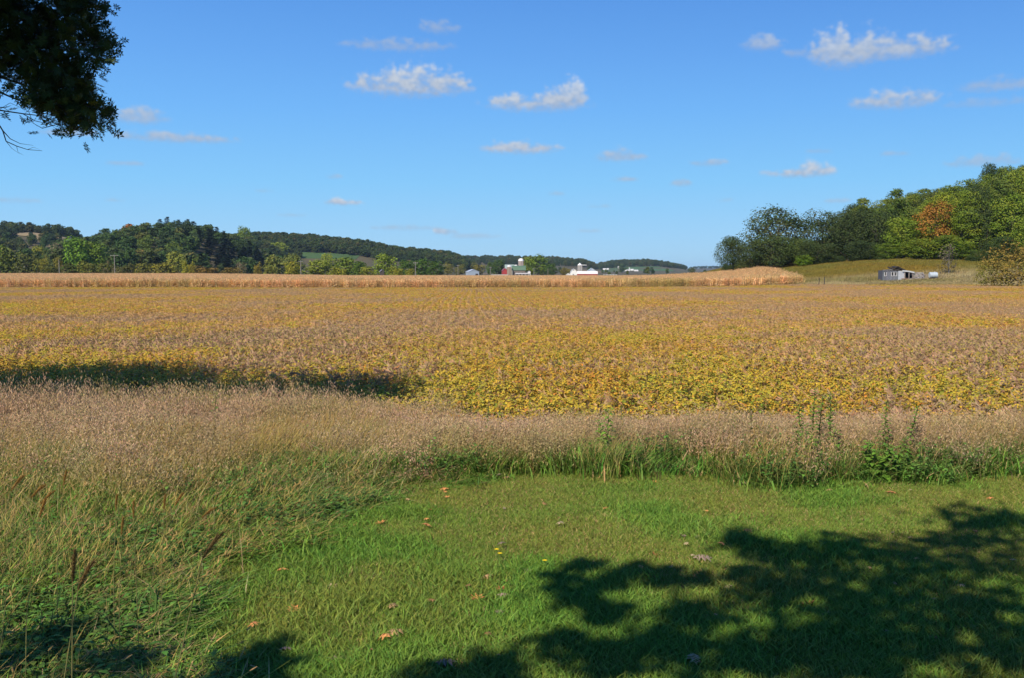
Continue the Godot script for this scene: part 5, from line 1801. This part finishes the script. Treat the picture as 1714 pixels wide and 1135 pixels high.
	part("twigs", twigs.mesh(M.bark), t).set_meta("kind", "stuff")
	# the bare dead branch below the leaves and the leafless twigs
	var dead := Shape.new()
	var line := func(points: Array, thick: float) -> void:
		var pts := []
		var rad := []
		for i in points.size():
			var d: float = 12.4 + 0.1 * i
			pts.append(Vector3(px_x(points[i][0], d), px_y(points[i][1], d), -d) - root)
			rad.append(thick * (1.0 - 0.8 * i / (points.size() - 1.0)))
		dead.tube(pts, rad, 5, bark)
	line.call([[-60, 150], [-20, 172], [4, 198], [16, 218], [21, 236], [38, 244], [56, 250], [80, 252]], 0.013)
	line.call([[16, 218], [28, 232], [44, 240], [66, 243]], 0.007)
	line.call([[21, 236], [30, 248], [44, 258]], 0.004)
	line.call([[38, 244], [40, 254], [50, 260]], 0.003)
	line.call([[56, 250], [66, 246], [76, 250]], 0.003)
	line.call([[-60, 128], [0, 148], [40, 166], [64, 174]], 0.02)
	line.call([[-40, 168], [10, 184], [50, 190], [84, 194], [110, 205]], 0.012)
	line.call([[50, 190], [70, 202], [96, 208], [128, 220]], 0.006)
	line.call([[10, 184], [30, 172], [60, 186], [80, 188]], 0.004)
	line.call([[60, 186], [66, 204], [74, 212]], 0.004)
	line.call([[84, 194], [100, 212], [106, 218]], 0.004)
	part("dead_branch", dead.mesh(M.bark), t)
	scatter("foliage", leaf, places, tints, "", "", t)

# ------------------------------------------------------------------ the tree behind the camera that shades the lawn
func build_shade_tree() -> void:
	rng.seed = 1100
	var root := Vector3(5.5, 0.1, 6.5)
	var t := thing("shade_tree", "broad tree standing behind the viewer, shading the right of the lawn", "tree", root)
	var tr := Shape.new()
	var bark := Color(0.1, 0.085, 0.07)
	tr.tube([Vector3(0, -0.4, 0), Vector3(0, 0.3, 0), Vector3(0, 3, 0), Vector3(0.1, 6, -0.2), Vector3(0, 10, 0)], [0.55, 0.42, 0.35, 0.25, 0.05], 12, bark)
	part("trunk", tr.mesh(M.bark), t)
	var lv := Shape.new()
	var limbs := Shape.new()
	# boughs: where each ends and how wide its leaves spread
	var ends := []
	# boughs given by where their shade lands on the lawn (px, py), height of the bough and size
	for b in [[1235, 905, 6.2, 0.12, 0.10], [1270, 925, 6.2, 0.14, 0.1], [1330, 940, 6.3, 0.2, 0.12], [1400, 915, 6.4, 0.25, 0.1], [1470, 925, 6.5, 0.28, 0.12], [1560, 945, 6.6, 0.35, 0.14], [1640, 870, 6.8, 0.3, 0.1], [1690, 880, 6.8, 0.35, 0.12], [1600, 905, 6.7, 0.22, 0.1], [1680, 930, 6.8, 0.4, 0.2],
[975, 952, 5.8, 0.10, 0.07], [952, 985, 5.8, 0.12, 0.07], [975, 1005, 5.8, 0.12, 0.08], [1010, 1030, 5.8, 0.08, 0.06], [1022, 1044, 5.8, 0.05, 0.05], [1030, 982, 5.8, 0.07, 0.05], [1075, 955, 5.9, 0.10, 0.06], [1120, 970, 5.9, 0.12, 0.06], [1165, 976, 5.9, 0.07, 0.05],
		[1290, 1000, 6.0, 0.2, 0.1], [1270, 965, 6.0, 0.16, 0.09], [1370, 985, 6.1, 0.26, 0.1], [1450, 1000, 6.2, 0.32, 0.14], [1530, 1010, 6.4, 0.4, 0.2], [1620, 1000, 6.6, 0.5, 0.25], [1700, 1010, 6.7, 0.5, 0.3], [1420, 1060, 6.0, 0.3, 0.14], [1500, 1075, 6.2, 0.36, 0.2], [1600, 1085, 6.4, 0.45, 0.25], [1690, 1090, 6.5, 0.45, 0.25],
		[1150, 1030, 5.8, 0.13, 0.08], [1185, 1038, 5.7, 0.13, 0.08], [940, 1078, 5.6, 0.08, 0.07], [990, 1105, 5.6, 0.15, 0.09], [1050, 1110, 5.6, 0.14, 0.09], [1095, 1085, 5.6, 0.15, 0.1], [1160, 1100, 5.7, 0.24, 0.12], [1240, 1115, 5.8, 0.24, 0.12], [1320, 1095, 5.9, 0.26, 0.13], [1400, 1115, 5.9, 0.3, 0.14],
		[790, 1135, 5.4, 0.15, 0.1], [850, 1130, 5.4, 0.11, 0.08], [740, 1148, 5.4, 0.13, 0.08], [432, 1103, 5.2, 0.07, 0.06], [446, 1130, 5.2, 0.11, 0.08], [400, 1145, 5.2, 0.1, 0.08], [230, 1125, 5.4, 0.09, 0.08], [120, 1085, 5.4, 0.08, 0.08], [30, 1130, 5.4, 0.14, 0.1]]:
		var on := px_lawn(b[0], b[1])
		var c: Vector3 = on - SUN_DIR / SUN_DIR.y * -1.0 * b[2]
		ends.append([c, b[3], b[4]])
	# and the rest of the crown
	for i in 60:
		var q := Vector3(rng.randfn(), rng.randfn(), rng.randfn()).normalized() * pow(rng.randf(), 0.35)
		var c := Vector3(2.2, 8.2, 6.2) + q * Vector3(5.6, 2.6, 4.2)
		var on := c + SUN_DIR * (c.y / -SUN_DIR.y)
		var seen_at := 857.0 + FOCAL * on.x / maxf(0.5, -on.z)
		if on.z < -2.6 and (seen_at < 1480.0 or on.z < -4.6):
			continue
		ends.append([c, 0.7, 0.5])
	for i in 150:
		var c := Vector3(rng.randf_range(-8, 12), rng.randf_range(6.5, 11.5), rng.randf_range(3.5, 13.0))
		if (c + SUN_DIR * (c.y / -SUN_DIR.y)).z > -2.0:
			ends.append([c, 0.9, 0.5])
	for i in ends.size():
		var c: Vector3 = ends[i][0]
		var from := Vector3(5.5, clampf(c.y - 2.0, 3.0, 8.5), 6.5)
		var mid: Vector3 = from.lerp(c, 0.5) + Vector3(0, 0.5, 0)
		if i % 2 == 0 or i > 44:
			limbs.tube([from - root, mid - root, c - root], [0.07, 0.035, 0.01], 5, bark, false)
		var many := int(30 + 260 * ends[i][1])
		for k in many:
			var p: Vector3 = c + Vector3(rng.randfn(), 0, rng.randfn()) * ends[i][1] * (0.6 if i < 46 else 0.75) + Vector3(0, rng.randfn() * ends[i][2], 0)
			var n := Vector3(rng.randfn(), 1.2, rng.randfn()).normalized()
			var side := n.cross(Vector3(rng.randfn(), rng.randfn(), rng.randfn())).normalized() * rng.randf_range(0.05, 0.09)
			var other := n.cross(side)
			lv.quad(p - root - side, p - root + other * 0.6, p - root + side, p - root - other * 0.6, vary(Color(0.05, 0.08, 0.02), 0.2, 0.1))
	part("limbs", limbs.mesh(M.bark), t)
	part("foliage", lv.mesh(M.foliage), t).set_meta("kind", "stuff")

# ------------------------------------------------------------------ leaves lying on the lawn
func build_fallen_leaves() -> void:
	rng.seed = 1200
	var mat := leafy("dry_leaf", 0.8, 0.2)
	var cols := {"orange": Color(0.62, 0.27, 0.10), "tan": Color(0.45, 0.28, 0.14), "grey": Color(0.27, 0.2, 0.15), "red": Color(0.4, 0.12, 0.06), "brown": Color(0.3, 0.16, 0.08), "pale": Color(0.42, 0.32, 0.19)}
	var meshes := {}
	for k in cols:
		meshes[k] = [oak_leaf_mesh(mat, cols[k], 0.32), oak_leaf_mesh(mat, cols[k], -0.35)]
	var lay := func(px: float, py: float, size: float, col: String, label: String) -> void:
		var at := px_lawn(px, py)
		var o := single("fallen_leaf", meshes[col][rng.randi() % 2], label, "leaf", at + Vector3(0, 0.026, 0), "fallen leaves on the lawn")
		o.basis = (Basis(Vector3.UP, rng.randf() * TAU) * Basis(Vector3(rng.randfn(), 0.2, rng.randfn()).normalized(), rng.randf_range(-0.5, 0.5))).scaled(Vector3.ONE * size * 0.82)
	for p in [[752, 824, 0.17, "orange", "largest orange leaf, lying near the weeds at the lawn's back"], [632, 883, 0.12, "orange", "bright orange leaf left of the lawn's middle"], [723, 889, 0.12, "orange", "dull orange leaf right of the bright one on the lawn"], [597, 880, 0.1, "red", "small rusty leaf at the left of the lawn"], [539, 889, 0.12, "orange", "orange leaf at the edge of the long grass"], [1092, 809, 0.12, "orange", "orange leaf just in front of the brown grass"], [1092, 930, 0.13, "red", "red leaf above the shadow's left lobe"], [871, 960, 0.16, "grey", "large greyish leaf in the middle of the lawn"], [826, 970, 0.12, "tan", "tan leaf left of the large greyish leaf"], [840, 918, 0.11, "grey", "small grey leaf above the yellow flowers"],
		[941, 881, 0.11, "pale", "pale star-shaped leaf in the middle distance"], [788, 1012, 0.12, "orange", "orange leaf below the middle of the lawn"], [652, 1028, 0.12, "tan", "upright tan leaf in the nearer lawn"], [637, 1076, 0.12, "orange", "salmon leaf near the bottom left of the lawn"], [678, 1064, 0.14, "tan", "long tan leaf right of the salmon leaf"], [587, 1112, 0.13, "grey", "grey curled leaf near the bottom edge"], [726, 1121, 0.13, "grey", "greyish leaf at the edge of the bottom shadow"], [855, 1005, 0.1, "grey", "small grey leaf in the lawn's centre"], [832, 996, 0.1, "red", "dark red leaf beside the small grey leaf"], [913, 1084, 0.12, "brown", "brown leaf at the shadow's left edge"],
		[835, 803, 0.12, "pale", "pale leaf close to the brown grass"], [855, 805, 0.1, "tan", "tan leaf beside the pale one near the brown grass"], [1259, 894, 0.11, "orange", "orange leaf above the pointed shadow tip"], [1567, 870, 0.13, "orange", "orange leaf between the two shadow points at right"], [1204, 918, 0.12, "orange", "faint orange leaf left of the pointed shadow tip"], [1158, 942, 0.17, "grey", "large grey crumpled leaf between the shadow lobes"], [1502, 833, 0.12, "orange", "flat orange leaf near the right weeds"], [1250, 812, 0.11, "pale", "pale leaf below the milkweed"], [1663, 840, 0.12, "orange", "orange leaf at the far right of the lawn"], [1334, 1016, 0.13, "red", "rusty leaf inside the shaded grass"], [1166, 1124, 0.13, "pale", "pale leaf deep in the bottom shadow"], [1394, 826, 0.1, "tan", "tan leaf against the right weeds"],
		[458, 850, 0.12, "orange", "orange leaf in the long grass edge"], [437, 921, 0.15, "orange", "long orange leaf beside the foxtail"], [485, 962, 0.12, "orange", "curled orange leaf right of the foxtails"], [434, 1021, 0.11, "tan", "tan leaf at the long grass edge"], [428, 1050, 0.1, "orange", "small orange leaf low at the long grass edge"], [483, 1033, 0.1, "orange", "slim orange leaf in the left lawn"], [359, 1083, 0.11, "brown", "brown leaf beside the dark long grass"], [464, 1099, 0.1, "grey", "grey leaf near the bottom left shadow"], [556, 994, 0.12, "pale", "pale leaf in the worn patch at left"]]:
		lay.call(p[0], p[1], p[2], p[3], p[4])
	for i in 46:
		var sx := rng.randf_range(480, 1700)
		var sy := rng.randf_range(812, 1120)
		var col: String = ["orange", "tan", "grey", "brown", "pale"][rng.randi() % 5]
		lay.call(sx, sy, rng.randf_range(0.04, 0.075), col, "small %s scrap of dry leaf in the %s part of the lawn" % [col, ("weedy left" if sx < 850 else ("middle" if sx < 1280 else "right")) + (" front" if sy > 950 else " back")])
	# yellow flowers
	for f in [[831, 940, "upper yellow flower in the lawn beside the grey leaf"], [838, 947, "lower yellow flower just right of the upper one"], [914, 958, "single yellow flower right of the large greyish leaf"]]:
		var at := px_lawn(f[0], f[1])
		var t := thing("yellow_flower", f[2], "flower", at, rng.randf() * TAU, "yellow flowers in the lawn")
		var s := Shape.new()
		s.tube([Vector3.ZERO, Vector3(0.01, 0.07, 0)], [0.002, 0.002], 4, Color(0.1, 0.16, 0.03))
		part("stem", s.mesh(M.bark), t)
		s = Shape.new()
		for k in 14:
			var a := TAU * k / 14.0
			s.leaf(Vector3(0.01, 0.07, 0), Vector3(cos(a), 0.25, sin(a)) * 0.018, Vector3.UP, 0.007, vary(Color(0.8, 0.6, 0.02), 0.1, 0.03))
		part("petals", s.mesh(M.grass), t)
